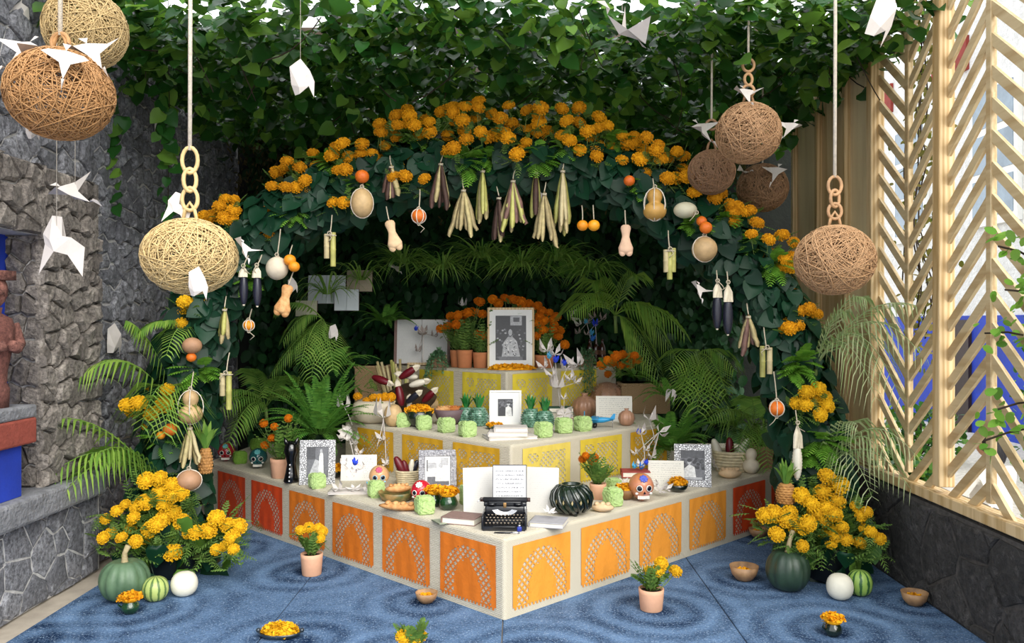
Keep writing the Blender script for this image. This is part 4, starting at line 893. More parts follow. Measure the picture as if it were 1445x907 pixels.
def flatpoly(mb, pts, lvl, mi): n = len(pts); mb.cur = mi; mb.add([(a, -.0035 - lvl * .0004, c) for a, c in pts], [tuple(range(n))]); mb.cur = 0
def oval(cx, cz, a, b, n=14): return [(cx + a * math.cos(2 * PI * i / n), cz + b * math.sin(2 * PI * i / n)) for i in range(n)]
def prt(kind):
    def f(w, h, zc):
        mb = MB(); R = lambda x0, z0, x1, z1: [(x0 * w, zc + z0 * h), (x1 * w, zc + z0 * h), (x1 * w, zc + z1 * h), (x0 * w, zc + z1 * h)]; O = lambda x, z, a, b: oval(x * w, zc + z * h, a * w, b * h)
        rr = random.Random(kind)
        if kind == 1:   # seated figure in patterned dress among leaves, picture on the wall behind
            flatpoly(mb, R(-.5, -.5, .5, .5), 0, 0); flatpoly(mb, R(-.02, .28, .36, .49), 1, 2); flatpoly(mb, R(.08, .36, .28, .46), 2, 4)
            for k in range(70): flatpoly(mb, O(rr.uniform(-.46, .46), rr.uniform(-.46, .2), .035, .02), 1 + k * .01, rr.choice((1, 2, 4)))
            flatpoly(mb, [(-.3 * w, zc - .42 * h), (.3 * w, zc - .42 * h), (.2 * w, zc - .08 * h), (.06 * w, zc + .02 * h), (-.1 * w, zc + .02 * h), (-.24 * w, zc - .1 * h)], 3, 2)
            for k in range(44): flatpoly(mb, O(rr.uniform(-.22, .2), rr.uniform(-.4, -.04), .022, .015), 4 + k * .01, rr.choice((0, 3)))
            flatpoly(mb, O(-.02, .15, .1, .09), 4, 0); flatpoly(mb, O(-.02, .12, .065, .075), 5, 2); flatpoly(mb, R(-.38, -.5, .38, -.42), 5, 1)
        elif kind == 2:  # two people close together
            flatpoly(mb, R(-.5, -.5, .5, .5), 0, 4)
            for k in range(30): flatpoly(mb, O(rr.uniform(-.46, .46), rr.uniform(-.1, .46), .06, .05), 1 + k * .01, rr.choice((0, 1)))
            flatpoly(mb, [(-.45 * w, zc - .5 * h), (0, zc - .5 * h), (.0, zc), (-.2 * w, zc + .08 * h), (-.4 * w, zc - .05 * h)], 2, 0); flatpoly(mb, [(0, zc - .5 * h), (.45 * w, zc - .5 * h), (.4 * w, zc - .02 * h), (.2 * w, zc + .1 * h), (.02 * w, zc)], 3, 3)
            flatpoly(mb, O(.2, .2, .11, .1), 4, 2); flatpoly(mb, O(-.2, .16, .1, .09), 4, 1); flatpoly(mb, O(.2, .27, .12, .05), 5, 0)
        elif kind == 3:  # tall pale standing figure
            flatpoly(mb, R(-.5, -.5, .5, .5), 0, 1); flatpoly(mb, R(-.5, .1, -.1, .5), 1, 4); flatpoly(mb, [(-.45 * w, zc - .5 * h), (.3 * w, zc - .5 * h), (.2 * w, zc), (-.1 * w, zc + .1 * h)], 2, 2)
            flatpoly(mb, [(.05 * w, zc - .4 * h), (.3 * w, zc - .4 * h), (.26 * w, zc + .25 * h), (.16 * w, zc + .4 * h), (.08 * w, zc + .2 * h)], 3, 3); flatpoly(mb, O(.17, .36, .06, .07), 4, 2)
        elif kind == 4:  # bright room with a light figure
            flatpoly(mb, R(-.5, -.5, .5, .5), 0, 3); flatpoly(mb, R(-.44, -.5, -.1, -.2), 1, 1); flatpoly(mb, R(-.4, .1, -.05, .3), 1, 2); flatpoly(mb, R(.15, .2, .44, .46), 1, 2); flatpoly(mb, R(-.48, -.5, .48, -.36), 2, 1)
            flatpoly(mb, [(-.1 * w, zc - .36 * h), (.36 * w, zc - .36 * h), (.3 * w, zc + .05 * h), (.1 * w, zc + .16 * h), (-.02 * w, zc)], 3, 3); flatpoly(mb, O(.13, .2, .09, .09), 4, 2); flatpoly(mb, R(-.46, 0, -.42, .4), 4, 0)
        else:            # seated person in white blouse outdoors
            flatpoly(mb, R(-.5, -.5, .5, .5), 0, 1); flatpoly(mb, R(-.5, .25, .5, .5), 1, 4)
            for k in range(30): flatpoly(mb, O(rr.uniform(-.4, .46), rr.uniform(-.1, .25), .08, .05), 1 + k * .01, rr.choice((0, 4, 1)))
            flatpoly(mb, [(-.45 * w, zc - .46 * h), (.15 * w, zc - .46 * h), (.08 * w, zc - .05 * h), (-.14 * w, zc + .04 * h), (-.34 * w, zc - .1 * h)], 3, 3); flatpoly(mb, O(-.14, .12, .09, .09), 4, 2); flatpoly(mb, O(-.14, .17, .1, .06), 5, 0); flatpoly(mb, R(-.48, -.48, .4, -.4), 5, 2)
        return mb
    return f
def sheet(x, yb, w_, h_, z, label, m, lean=-.2, rz=0, name='letter', cat='letter', thick=.004, dy=0):
    p = on(x, yb, z) + Vector((0, dy, 0)); w, h = px(w_, p), px(h_, p); return single(name, MB().box((0, 0, h / 2), (w, thick, h)), m, label, cat, p, rot=(lean, 0, rz), smooth=False)
def book(p, w, d, h, label, cm, rz=0, group=None, pm=M_PAPER2):
    t = thing('book', label, 'book', p, rz, group)
    cv = part(t, 'cover', MB().rbox((0, 0, .0025), (w, d, .005), .0015, seg=1).rbox((0, 0, h - .0025), (w, d, .005), .0015, seg=1).rbox((-w / 2 + .003, 0, h / 2), (.006, d, h), .0015, seg=1), cm, False)
    part(t, 'pages', MB().box((.003, 0, h / 2), (w - .012, d - .01, h - .009)), pm, False); return t
# paper flowers: pointed folded petals
def petal_star(mb, c, r, n, cup=.6, ax=Vector((0, -.5, .8))):
    ax = ax.normalized(); e1 = ax.orthogonal().normalized(); e2 = ax.cross(e1); c = Vector(c)
    for i in range(n):
        a = 2 * PI * i / n + U(-.15, .15); o = e1 * math.cos(a) + e2 * math.sin(a); s = ax.cross(o); L = r * U(.85, 1.15); t_ = c + o * L * (1 - cup * .4) + ax * L * cup; m_ = c + o * L * .5 + ax * L * cup * .3
        mb.add([c, m_ - s * L * .22 + ax * .01 * 0, t_, m_ + s * L * .22, m_ - ax * L * .07], [(0, 1, 4), (1, 2, 4), (4, 2, 3), (0, 4, 3)])
M_PBLUE = mat('blue_paper', C('2448d8'), .7, .15); M_PCYAN = mat('cyan_paper', C('4fb0d8'), .7, .15); M_PGREY = mat('paper_grey', C('d8d0ca'), .8, .12)
def paper_flower(x, y, D, rpx_, label, ax=(0, -.6, .8), stem_to=None, n=5, blue=None, m=M_PAPER, extra=(), group=None, cup=.7):
    p = P(x, y, D); r = rpx_ * D / F; t = thing('paper_flower', label, 'paper flower', p, group=group); mb = MB(); petal_star(mb, (0, 0, 0), r, n, cup, Vector(ax))
    for (ex, ey, er) in extra: q = P(ex, ey, D + U(-.04, .04)) - p; petal_star(mb, q, er * D / F, 4, .9, Vector((U(-.5, .5), -.5, .7))); mb.tube([(0, .01, 0), q * .5 + Vector((0, .02, 0)), q], .003, 4)
    part(t, 'petals', mb, m, False)
    if stem_to: q = P(*stem_to) - p; part(t, 'stem', MB().tube(quad_bez(Vector((0, .005, 0)), q * .5 + Vector((.01, 0, 0)), q, 6), .003, 5), M_PGREY)
    for k, b in enumerate(blue or ()): q = P(b[0], b[1], D - .01) - p; bl = MB(); petal_star(bl, q, b[2] * D / F, 6, .9, Vector((U(-.3, .3), -.6, .8))); bl.ball(b[2] * D / F * .45, q, 8, 6); part(t, 'blue_bloom', bl, b[3] if len(b) > 3 else M_PBLUE, False)
    return t
# painted clay skull
def skull(x, yb, w, z, label, base, eye_ring, flower_m, tooth=True, rz=0, dots=None):
    p = on(x, yb, z); R = px(w / 2, p); p = p + Vector((0, R * .8, 0)); t = thing('clay_skull', label, 'skull', p, rz)
    def f(q):
        q = q.copy(); low = max(0, -q.z - .05); q.x *= 1 - .42 * low ** 1.1; q.y *= 1 + .18 * (q.y > 0) - .1 * low
        if q.y < -.3 and -.25 < q.z < .2: q.y += .08 * (1 - abs(q.x)) * 0
        for s in (-1, 1):
            dd_ = math.hypot(q.x - s * .36, q.z - .02)
            if q.y < 0 and dd_ < .3: q.y += .2 * (1 - dd_ / .3)
        return q
    part(t, 'head', MB().ball((R, R * 1.08, R * 1.1), (0, 0, R * 1.08), 32, 22, f), base)
    for s in (-1, 1):
        e = Vector((s * R * .37, -R * .98, R * 1.14)); M_ = rotM(PI / 2 - .05, 0, s * .33, e); er = part(t, 'eye_ring', MB().lathe([(R * .2, 0), (R * .25, 0), (R * .25, R * .05), (R * .2, R * .05)], 18, M_, cap=False), eye_ring); part(er, 'eye', MB().ball((R * .205, R * .205, R * .06), (0, 0, R * .03), 12, 8, M=M_), mat('skull_eye', C('0e1020'), .2))
        part(t, 'cheek', MB().ball((R * .13, R * .06, R * .1), (s * R * .56, -R * .82, R * .72), 10, 6), eye_ring)
    part(t, 'nose', MB().add([(-R * .1, -R * 1.1, R * .72), (R * .1, -R * 1.1, R * .72), (0, -R * 1.13, R * .95), (0, -R * .9, R * .8)], [(0, 1, 2), (0, 2, 3), (1, 3, 2), (0, 3, 1)]), mat('skull_eye', C('0e1020'), .2), False)
    if tooth:
        tm = MB()
        for k in range(7): a = (k - 3) * .16; tm.rbox((math.sin(a) * R * .88, -math.cos(a) * R * .86 + R * .0, R * .4), (R * .135, R * .12, R * .26), R * .02, seg=1)
        part(t, 'teeth', tm, mat('skull_white', C('f0ece2'), .35), False)
    fl = MB(); M_ = rotM(PI / 2 - .75, 0, 0, (0, -R * .80, R * 1.87))
    for k in range(8): a = k * PI / 4; fl.ball((R * .16, R * .11, R * .05), (0, 0, 0), 8, 6, M=M_ @ rotM(0, 0, a) @ Matrix.Translation((R * .2, 0, 0)))
    fl.ball((R * .1, R * .1, R * .06), M=M_, nu=8, nv=6); part(t, 'forehead_flower', fl, flower_m); return t
# ------------------------------------------------------------------ offerings on the lowest step
RED_S = mat('skull_red', C('a8242e'), .25, .25, 10, coat=.5); TEAL_S = mat('skull_teal', C('1f5a5c'), .25, .25, 10, coat=.5); BEIGE_S = mat('skull_beige', C('d8a878'), .35, .2, 10, coat=.3); CRIM_S = mat('skull_crimson', C('c81f34'), .25, .2, 10, coat=.5); ORA_S = mat('skull_amber', C('c47c46'), .3, .3, 8, coat=.4, col2=C('c98a7c'))
WH = mat('skull_white', C('f0ece2'), .35); PK = mat('skull_pink', C('d2567a'), .4); CY_ = mat('skull_cyan', C('6fc4c8'), .4); BL = mat('skull_blue', C('4f5fc4'), .4)
skull(316, 652, 24, T1, 'red glazed clay skull with turquoise flower, beside a moss block', RED_S, WH, CY_, rz=.2); skull(361, 662, 26, T1, 'dark teal glazed clay skull with white teeth', TEAL_S, WH, CY_, rz=.2)
skull(533, 690, 29, T1, 'tan clay skull with pink flower painted on its brow', BEIGE_S, mat('skull_sky', C('a9d4e2'), .4), PK, rz=.15); skull(593, 712, 30, T1, 'crimson clay skull with white swirls behind a green cube', CRIM_S, WH, WH, rz=-.15); skull(907, 709, 36, T1, 'amber and pink clay skull with blue flower on its brow', ORA_S, WH, BL, rz=.1)
cube(336, 655, 20, T1, 'mossy green block between the red and the teal skull', .5, .85, True); cube(362, 637, 24, T1, 'mossy green block behind the teal skull', .5, .7, True)
cube(445, 690, 24, T1, 'pale green crumbly cube in front of the silver photo frame', .6, .85); cube(529, 703, 24, T1, 'pale green crumbly cube in front of the tan skull', .5, .95); cube(598, 727, 29, T1, 'pale green crumbly cube in front of the crimson skull', .4, .85)
cube(657, 713, 18, T1, 'pale green crumbly cube half hidden behind the blank page', .5, 1.5); cube(866, 716, 27, T1, 'pale green crumbly cube beside the amber skull', .5, .95); cube(867, 694, 22, T1, 'pale green crumbly cube behind the petal dish', .4, .8)
potted_marigold(392, 676, 30, 27, T1, 'terracotta pot of small orange marigolds beside the black figurine', [(372, 597), (387, 602), (384, 618), (407, 590), (374, 628)], 'orange', M_TERRA, 6, 26, .34)
# black ceramic figurine
p = on(411, 680, T1); t = thing('black_figurine', 'glossy black ceramic figurine with studded front between pot and frame', 'figurine', p); k = px(22, p) / 2; M_BLKC = mat('black_glaze', C('0c0c0e'), .1, .2, 8, coat=.8)
part(t, 'body', MB().lathe([(k * .9, 0), (k, .01), (k * .75, k * 1.2), (k * .55, k * 2.4), (k * .7, k * 3.2), (k * .95, k * 4), (k * .8, k * 4.8), (k * .3, k * 5.3)], 20), M_BLKC)
for s in (-1, 1): part(t, 'ear', MB().lathe([(k * .3, 0), (k * .28, k * .4), (.001, k)], 10, rotM(0, s * .4, 0, (s * k * .55, 0, k * 4.9))), M_BLKC)
sm = MB()
for q in range(5): sm.ball(.006, (0, -k * (.98 - .09 * q), k * (.3 + .5 * q)), 8, 6)
part(t, 'studs', sm, mat('stud_white', C('e8e8e8'), .3))
picture_frame(446, 685, 50, 63, T1, 'silver embossed frame holding a photo of a pale standing figure', .2, M_SILV, 0, prt(3), rz=.12); picture_frame(617, 696, 54, 60, T1, 'dark silver embossed frame with a bright room photo', .17, M_SILVD, .02, prt(4), rz=.1); picture_frame(979, 688, 52, 60, T1, 'silver embossed frame with a photo of a seated person outdoors', .18, M_SILV, 0, prt(5), rz=-.15)
bowl(472, 675, 24, T1, 'dark bowl heaped with marigold petals beside the pale-figure frame', M_VASED, (.8, 1.1, .9, 200, 'gold'))
M_LINES = linemat('open_book_print', C('dedbd4'), C('6a686c'), 14, cut=.5, x0=.6); M_HAND = linemat('handwriting', C('dedbd0'), C('66676e'), 13, cut=.5); M_TYPED = linemat('typed_page', C('dcdddc'), C('5c5c64'), 13, cut=.44); M_BLANKP = linemat('faint_page', C('cfcdc8'), C('94928f'), 22, cut=.55)
sheet(506, 678, 50, 36, T1, 'open white book with blue flower, standing behind the tan skull', M_LINES, -.2, .08, 'open_book', 'book', .012)
p = on(492, 697, T1); book(p + Vector((0, .06, 0)), .28, .16, .018, 'thin white notebook lying under paper flowers', M_PAPER, .05, pm=M_PAPER)
paper_flower(500, 690, p.y + .04, 14, 'crumpled white paper flower lying on the thin notebook', (0, -.3, 1), extra=((478, 690, 14), (515, 694, 12), (532, 690, 9)), cup=.3); paper_flower(496, 668, p.y + .12, 13, 'white paper flower with a bright blue bloom before the open book', (0, -.8, .5), blue=((501, 653, 8), (522, 683, 6, M_PCYAN)), extra=((485, 655, 9), (512, 660, 10)), m=M_PGREY)
# basket with corn
M_BASK = mat('cream_basket', C('e2d3ae'), .8, .25, 30, .7, 90); M_RATT = NT('rattan'); _k = M_RATT; _a = _k.n('ShaderNodeTexWave', bands_direction='Z', i_Scale=26.0, i_Distortion=.6); _b = _k.n('ShaderNodeTexWave', bands_direction='X', i_Scale=20.0, i_Distortion=.6); _co = _k.coord(); _k.l(_co, _a.inputs[0]); _k.l(_co, _b.inputs[0]); _h = _k.math('ABSOLUTE', _k.math('SUBTRACT', _a.outputs['Fac'], _b.outputs['Fac']))
_k.l(_k.mix(_h, C('a5845e'), C('cdb088')), _k.b.inputs['Base Color']); _k.b.inputs['Roughness'].default_value = .8; _k.bump(_h, .7, .01); M_RATT = _k.m
def basket(p, rx, ry, h, label, m, name='basket'):
    t = thing(name, label, 'basket', p); mb = MB()
    for k in range(7): z = h * k / 6.5; s = .82 + .18 * k / 6; mb.tube([(rx * s * math.cos(a), ry * s * math.sin(a), z + h * .07) for a in [i * PI / 12 for i in range(24)]], h * .085, 6, closed=True)
    part(t, 'weave', mb, m); part(t, 'bottom', MB().lathe([(1e-4, h * .05), (.85, h * .05)], 24, Matrix.Diagonal((rx, ry, 1, 1)), cap=False), m); return t
def cob(p, L, kd, rot, label, group=None, husked=True):
    t = thing('corn_cob', label, 'corn', p, rot=rot, group=group); o = link('ear', CORN[kd], t); o.scale = (L * 1.35, L * 1.35, L)
    if husked: part(t, 'husk', husk(L * .4, .04, .016), M_HUSK)
    return t
p = on(574, 686, T1) + Vector((0, .06, 0)); basket(p, .085, .07, .1, 'small cream basket holding red and black corn', M_BASK)
for dx, kd, ry, lb in ((-.03, 'red', .5, 'red corn cob leaning out of the small cream basket'), (0, 'red', .3, 'short dark red corn cob in the small cream basket'), (.04, 'black', -.4, 'black corn cob in the small cream basket'), (.03, 'white', -.1, 'white corn cob at the back of the small cream basket')):
    cob(p + Vector((dx * .6, U(-.01, .03), .07)), .15 if kd == 'red' and ry > .4 else .11, kd, (PI, -ry, 0), lb, husked=False)
# breads and bowl
p = on(558, 708, T1) + Vector((0, .07, 0)); t = thing('bread_dish', 'shallow green and tan dish holding a loaf', 'dish', p); part(t, 'shell', MB().lathe([(.06, 0), (.1, .005), (.125, .055), (.118, .057), (.095, .015), (1e-4, .012)], 28), mat('dish_glaze', C('a9824e'), .4, .5, 9, col2=C('45552c')))
def loaf(p, L, r, label, m=M_BREAD, rz=0, rx=0, knobs=5, flat=.7):
    t = thing('loaf', label, 'bread', p, rot=(rx, 0, rz)); mb = MB().lathe([(r * math.sin(PI * (i + .25) / 10.5) ** .6, L * (i / 10 - .5)) for i in range(11)], 16, rotM(0, PI / 2, 0, (0, 0, r * flat)) @ Matrix.Diagonal((flat, 1, 1, 1))); part(t, 'crumb', mb, m)
    kb = MB()
    for k in range(knobs): kb.ball((r * .36, r * .55, r * .26), (L * (.75 * (k + .5) / knobs - .37), U(-.25, .1) * r, r * (flat * 1.85)), 10, 6)
    part(t, 'knobs', kb, m); return t
loaf(p + Vector((.01, 0, .045)), .17, .04, 'plaited golden loaf sitting in the shallow dish', rz=.25); q = on(563, 722, T1); loaf(q + Vector((0, .04, 0)), .27, .05, 'long figure-shaped loaf lying before the shallow dish', rz=-.22, knobs=4, flat=.5)
vase_marigold(612, 716, 24, T1, 'dark green round vase of marigold petals, beside the crimson skull', M_VASE, False, 1.1); vase_marigold(632, 721, 27, T1, 'dark green round vase of marigold petals, beside the red-edged book', M_VASE, False, 1.15)
p = on(652, 741, T1); book(p + Vector((0, .08, 0)), .21, .16, .04, 'brown book with red-edged pages beside the typewriter', mat('brown_cloth', C('8a7068'), .8, .2, 40), -.35); p = on(624, 739, T1); book(p + Vector((0, .05, 0)), .1, .12, .006, 'slim grey-green booklet at the edge of the step', mat('grey_green', C('9aa08a'), .8), .5)
sheet(678, 724, 48, 64, T1, 'blank white page propped up behind the typewriter', M_BLANKP, -.12, .2, 'page', 'page'); sheet(765, 723, 46, 63, T1, 'white page with faint lines beside the ribbed green pot', M_BLANKP, -.12, -.2, 'page', 'page')
# typed page in a thin dark frame
p = on(719, 735, T1); t = thing('typed_page', 'typed page in a thin dark frame rising behind the typewriter', 'page', p + Vector((0, .05, 0)), rot=(-.1, 0, 0)); w_, h_ = px(48, p), px(76, p)
part(t, 'sheet', MB().box((0, 0, h_ / 2), (w_, .003, h_)), M_TYPED, False); fr = MB()
for s in (-1, 1): fr.box((s * w_ / 2, -.001, h_ / 2), (.004, .007, h_))
fr.box((0, -.001, h_), (w_, .007, .004)).box((0, .012, .003), (w_, .06, .006)); part(t, 'frame', fr, mat('grey_metal', C('5a5a60'), .4, metal=.6), False)
# typewriter
p = on(711, 750, T1) + Vector((0, .012, 0)); k = px(64, p) / .3; t = thing('typewriter', 'black portable typewriter with round keys at the step corner', 'typewriter', p, -.03, sc=k); M_TB = mat('typewriter_black', C('16171c'), .3, .3, 20, coat=.4); M_CHR = mat('chrome', C('c9c9cc'), .25, .1, metal=.9)
part(t, 'base', MB().add([(-.14, 0, 0), (.14, 0, 0), (.14, .26, 0), (-.14, .26, 0), (-.14, 0, .03), (.14, 0, .03), (.14, .12, .06), (-.14, .12, .06), (.14, .26, .085), (-.14, .26, .085)], [(0, 3, 2, 1), (0, 1, 5, 4), (4, 5, 6, 7), (7, 6, 8, 9), (2, 3, 9, 8), (1, 2, 8, 6, 5), (0, 4, 7, 9, 3)]), M_TB, False)
for s in (-1, 1): part(t, 'side_cheek', MB().rbox((s * .143, .13, .05), (.016, .25, .09), .006), M_TB)
ky = MB(); kc = MB()
for r in range(4):
    for c_ in range(11 - (r == 0)):
        q = Vector(((c_ - 4.8) * .0245 + r % 2 * .01, .012 + r * .026, .045 + r * .012)); ky.lathe([(.0085, 0), (.0095, .004), (.0085, .006)], 8, Matrix.Translation(q)); kc.lathe([(.0065, 0), (.0065, .0015)], 8, Matrix.Translation(q + Vector((0, -.001, .006)))); kc.tube([q, q + Vector((0, .03, -.012))], .0018, 4)
kr = part(t, 'key_rims', ky, mat('key_black', C('1a1512'), .4)); part(kr, 'key_tops', kc, mat('key_cream', C('cbb9a0'), .4)); part(t, 'space_bar', MB().rbox((0, -.006, .03), (.15, .014, .008), .003), M_TB)
fan = MB()
for i in range(18): a0, a1 = PI * (1.12 + .76 * i / 18), PI * (1.12 + .76 * (i + .75) / 18); fan.add([(math.cos(a0) * .03, .14, .12 + math.sin(a0) * .012), (math.cos(a1) * .03, .14, .12 + math.sin(a1) * .012), (math.cos(a1) * .092, .125, .132 + math.sin(a1) * .06), (math.cos(a0) * .092, .125, .132 + math.sin(a0) * .06)], [(0, 1, 2, 3)])
part(t, 'type_bars', fan, M_CHR, False); part(t, 'front_plate', MB().rbox((0, .15, .1), (.27, .03, .07), .012), M_TB)
part(t, 'carriage', MB().rbox((0, .19, .14), (.29, .06, .03), .008).rbox((0, .155, .155), (.22, .012, .012), .004), M_TB); part(t, 'platen', MB().tube([(-.15, .2, .165), (.15, .2, .165)], .017, 16), mat('platen_rubber', C('202024'), .6))
for s in (-1, 1): part(t, 'platen_knob', MB().tube([(s * .15, .2, .165), (s * .172, .2, .165)], .014, 14), mat('knob_brown', C('4a342e'), .5)); part(t, 'ribbon_spool', MB().lathe([(.03, 0), (.032, .012), (.01, .014)], 18, Matrix.Translation((s * .09, .155, .14))), M_TB)
part(t, 'return_lever', MB().tube([(-.14, .2, .17), (-.17, .16, .178), (-.185, .13, .165)], .004, 6), M_CHR); part(t, 'type_guide', MB().rbox((0, .138, .14), (.022, .008, .035), .003), mat('brass', C('b08a5a'), .4, metal=.8))
p = on(728, 752, T1); t = thing('pen', 'black and silver fountain pen lying before the typewriter', 'pen', p + Vector((-.05, -.015, .006)), -.06); part(t, 'barrel', MB().tube([(-.07, 0, 0), (-.02, 0, 0), (.05, 0, 0)], [.003, .006, .006], 10), M_TB); part(t, 'cap', MB().tube([(.02, 0, 0), (.07, 0, 0)], .0066, 10), M_CHR)
p = on(733, 749, T1); t = thing('ink_bottle', 'tiny blue ink bottle with grey cap by the pen', 'ink bottle', p + Vector((0, -.005, 0))); part(t, 'bottle', MB().rbox((0, 0, .013), (.026, .026, .026), .004), mat('ink_blue', C('2a3a9a'), .1)); part(t, 'cap', MB().lathe([(.009, .026), (.009, .036)], 12), M_CHR)
p = on(775, 745, T1); book(p + Vector((0, .08, 0)), .2, .17, .03, 'grey journal tied with white ribbon beside the typewriter', mat('journal_grey', C('aaa8ac'), .8, .15, 30), -.25); paper_flower(775, 722, p.y + .1, 12, 'white folded paper flower lying on the grey journal', (.2, -.4, .9), cup=.4, m=M_PGREY)
# ribbed dark green pot with leaf-shaped openings on three feet
p = on(808, 730, T1) + Vector((0, .09, 0)); R = px(29, p); t = thing('ribbed_pot', 'round dark green ceramic pot with twisted ribs and pierced holes', 'pot', p); mb = MB(); n = 14
prof = [(.35, .12), (.7, .22), (.93, .45), (1.0, .75), (.93, 1.05), (.72, 1.32), (.5, 1.42)]
part(t, 'body', MB().lathe([(a * R * .95, z * R) for a, z in prof] + [(R * .44, R * 1.42), (R * .46, R * 1.25), (R * .86, R * .8), (R * .4, R * .2)], 28), M_VASED)
for i in range(n): part(t, 'rib', MB().tube([(math.cos(2 * PI * i / n + .9 * (1 - q / 6)) * a * R, math.sin(2 * PI * i / n + .9 * (1 - q / 6)) * a * R, z * R) for q, (a, z) in enumerate(prof)], [R * v_ for v_ in (.06, .09, .1, .1, .1, .08, .05)], 7), M_VASED)
hl = MB()
for i in range(n): a = 2 * PI * (i + .5) / n + .42; e = Vector((math.cos(a), math.sin(a), 0)); s = Vector((-e.y, e.x, 0)); q = e * R * .965 + Vector((0, 0, R * .72)); hl.add([q - s * R * .05, q + Vector((0, 0, -R * .12)), q + s * R * .05, q + Vector((0, 0, R * .12))], [(0, 1, 2, 3)])
part(t, 'openings', hl, mat('warm_inside', C('b9a678'), .7), False); part(t, 'rim', MB().tube([(math.cos(a) * R * .5, math.sin(a) * R * .5, R * 1.42) for a in [i * PI / 14 for i in range(28)]], R * .06, 7, closed=True), M_VASED)
for i in range(3): a = -PI / 2 + .3 + i * 2.09; part(t, 'foot', MB().lathe([(R * .1, 0), (R * .14, R * .1), (R * .12, R * .3)], 10, Matrix.Translation((math.cos(a) * R * .5, math.sin(a) * R * .5, 0))), M_VASED)
potted_marigold(845, 706, 24, 22, T1, 'terracotta pot with orange marigolds behind the ribbed green pot', [(827, 643), (839, 645), (836, 652), (822, 648)], 'orange', M_TERRA, 6, 30, .2); q = on(851, 724, T1); loaf(q + Vector((0, .04, 0)), .14, .045, 'bone-shaped pale loaf before the terracotta pot', M_BREADP, -.3, knobs=3, flat=.6)
bowl(884, 706, 30, T1, 'brown bowl with a band of marigold petals behind the amber skull', mat('bowl_brown', C('8a6238'), .6, .3), (.95, 1.0, .5, 160, 'gold'), .5)
for i, (cm, lb, dz, w_) in enumerate(((mat('book_pink', C('c49a86'), .8), 'pale pink book at the bottom of the pile beside the letter', 0, .2), (mat('book_tan', C('b98a68'), .8), 'tan book in the middle of the pile beside the letter', .04, .19), (mat('book_red', C('b04a44'), .75, .2, 20), 'red book on top of the pile beside the letter', .082, .2))):
    p = on(903, 697, T1) + Vector((0, .22, dz)); book(p, w_, .15, .04, lb, cm, -.2 + i * .08)
paper_flower(904, 657, p.y - .02, 11, 'paper flowers with blue blooms lying on the red book', (0, -.5, .8), blue=((895, 658, 7, M_PCYAN), (905, 659, 7, mat('azure_paper', C('2f7ad0'), .7)), (912, 653, 6)), m=M_PGREY)
sheet(941, 690, 50, 39, T1, 'handwritten letter card standing before the seated-person frame', M_HAND, -.2, -.1, dy=.02); paper_flower(931, 692, on(931, 700, T1).y, 13, 'white paper flower lying between amber skull and petal dish', (.2, -.4, .8), cup=.3, extra=((940, 690, 12), (926, 684, 9)))
bowl(958, 695, 30, T1, 'dark green dish of marigold heads before the seated-person frame', M_VASED, (.9, .9, 1.1, 170, 'gold'), .36); t = paper_flower(880, 682, on(880, 698, T1).y + .1, 11, 'crumpled white paper flower beside the book pile', (0, -.5, .8), cup=.3)
# right end of the step
p = on(1040, 668, T1) + Vector((0, .12, 0)); basket(p, .15, .11, .15, 'straw basket of corn cobs beside the twin-lobed gourd', M_BASK)
for dx, kd, ry, lb in ((-.1, 'white', .35, 'white corn cob leaning left in the straw basket'), (-.02, 'red', .05, 'dark red corn cob upright in the straw basket'), (.07, 'white', -.3, 'white corn cob leaning right in the straw basket'), (.02, 'white', -.6, 'pale corn cob lying over the straw basket rim')): cob(p + Vector((dx, 0, .1)), .16, kd, (PI, -ry, 0), lb, husked=False)
cob(on(1040, 645, T1) + Vector((.02, -.12, .13)), .17, 'red', (.25, -.25, 0), 'dark red corn cob hanging over the straw basket front'); q = on(1032, 676, T1); loaf(q + Vector((0, .04, 0)), .17, .05, 'pale crusty loaf lying before the straw basket', M_BREADP, .05, flat=.75)
gourd(1060, 632, 668, 24, on(1060, 668, T1).y, 'twin-lobed cream gourd beside the wide terracotta pot', 0, M_GOURDC, 0, 0, 'bottle_gourd', 1)
p = on(1082, 660, T1); t = thing('terracotta_pot', 'wide terracotta pot with arching grass at the end of the step', 'potted plant', p + Vector((0, .12, 0))); part(t, 'pot', pot_mesh(.14, .17), M_TERRA); part(t, 'soil', MB().lathe([(1e-4, .15), (.12, .15)], 20, cap=False), M_SOIL)
for i in range(60): a = U(0, 6.28); L = U(.2, .5); mb = MB(); blade(mb, (math.cos(a) * .05, math.sin(a) * .05, .16), (math.cos(a) * L - .08, math.sin(a) * L * .7, .16 + U(-.12, .2)), U(.2, .34), .014); part(t, 'grass_blade', mb, M_GRASS)
tx = on(1010, 668, T1); paper_flower(1008, 655, tx.y + .1, 12, 'wilted white paper flower between the silver frame and straw basket', (.4, -.6, .4), extra=((1000, 645, 10), (1014, 662, 9)), m=M_PGREY)

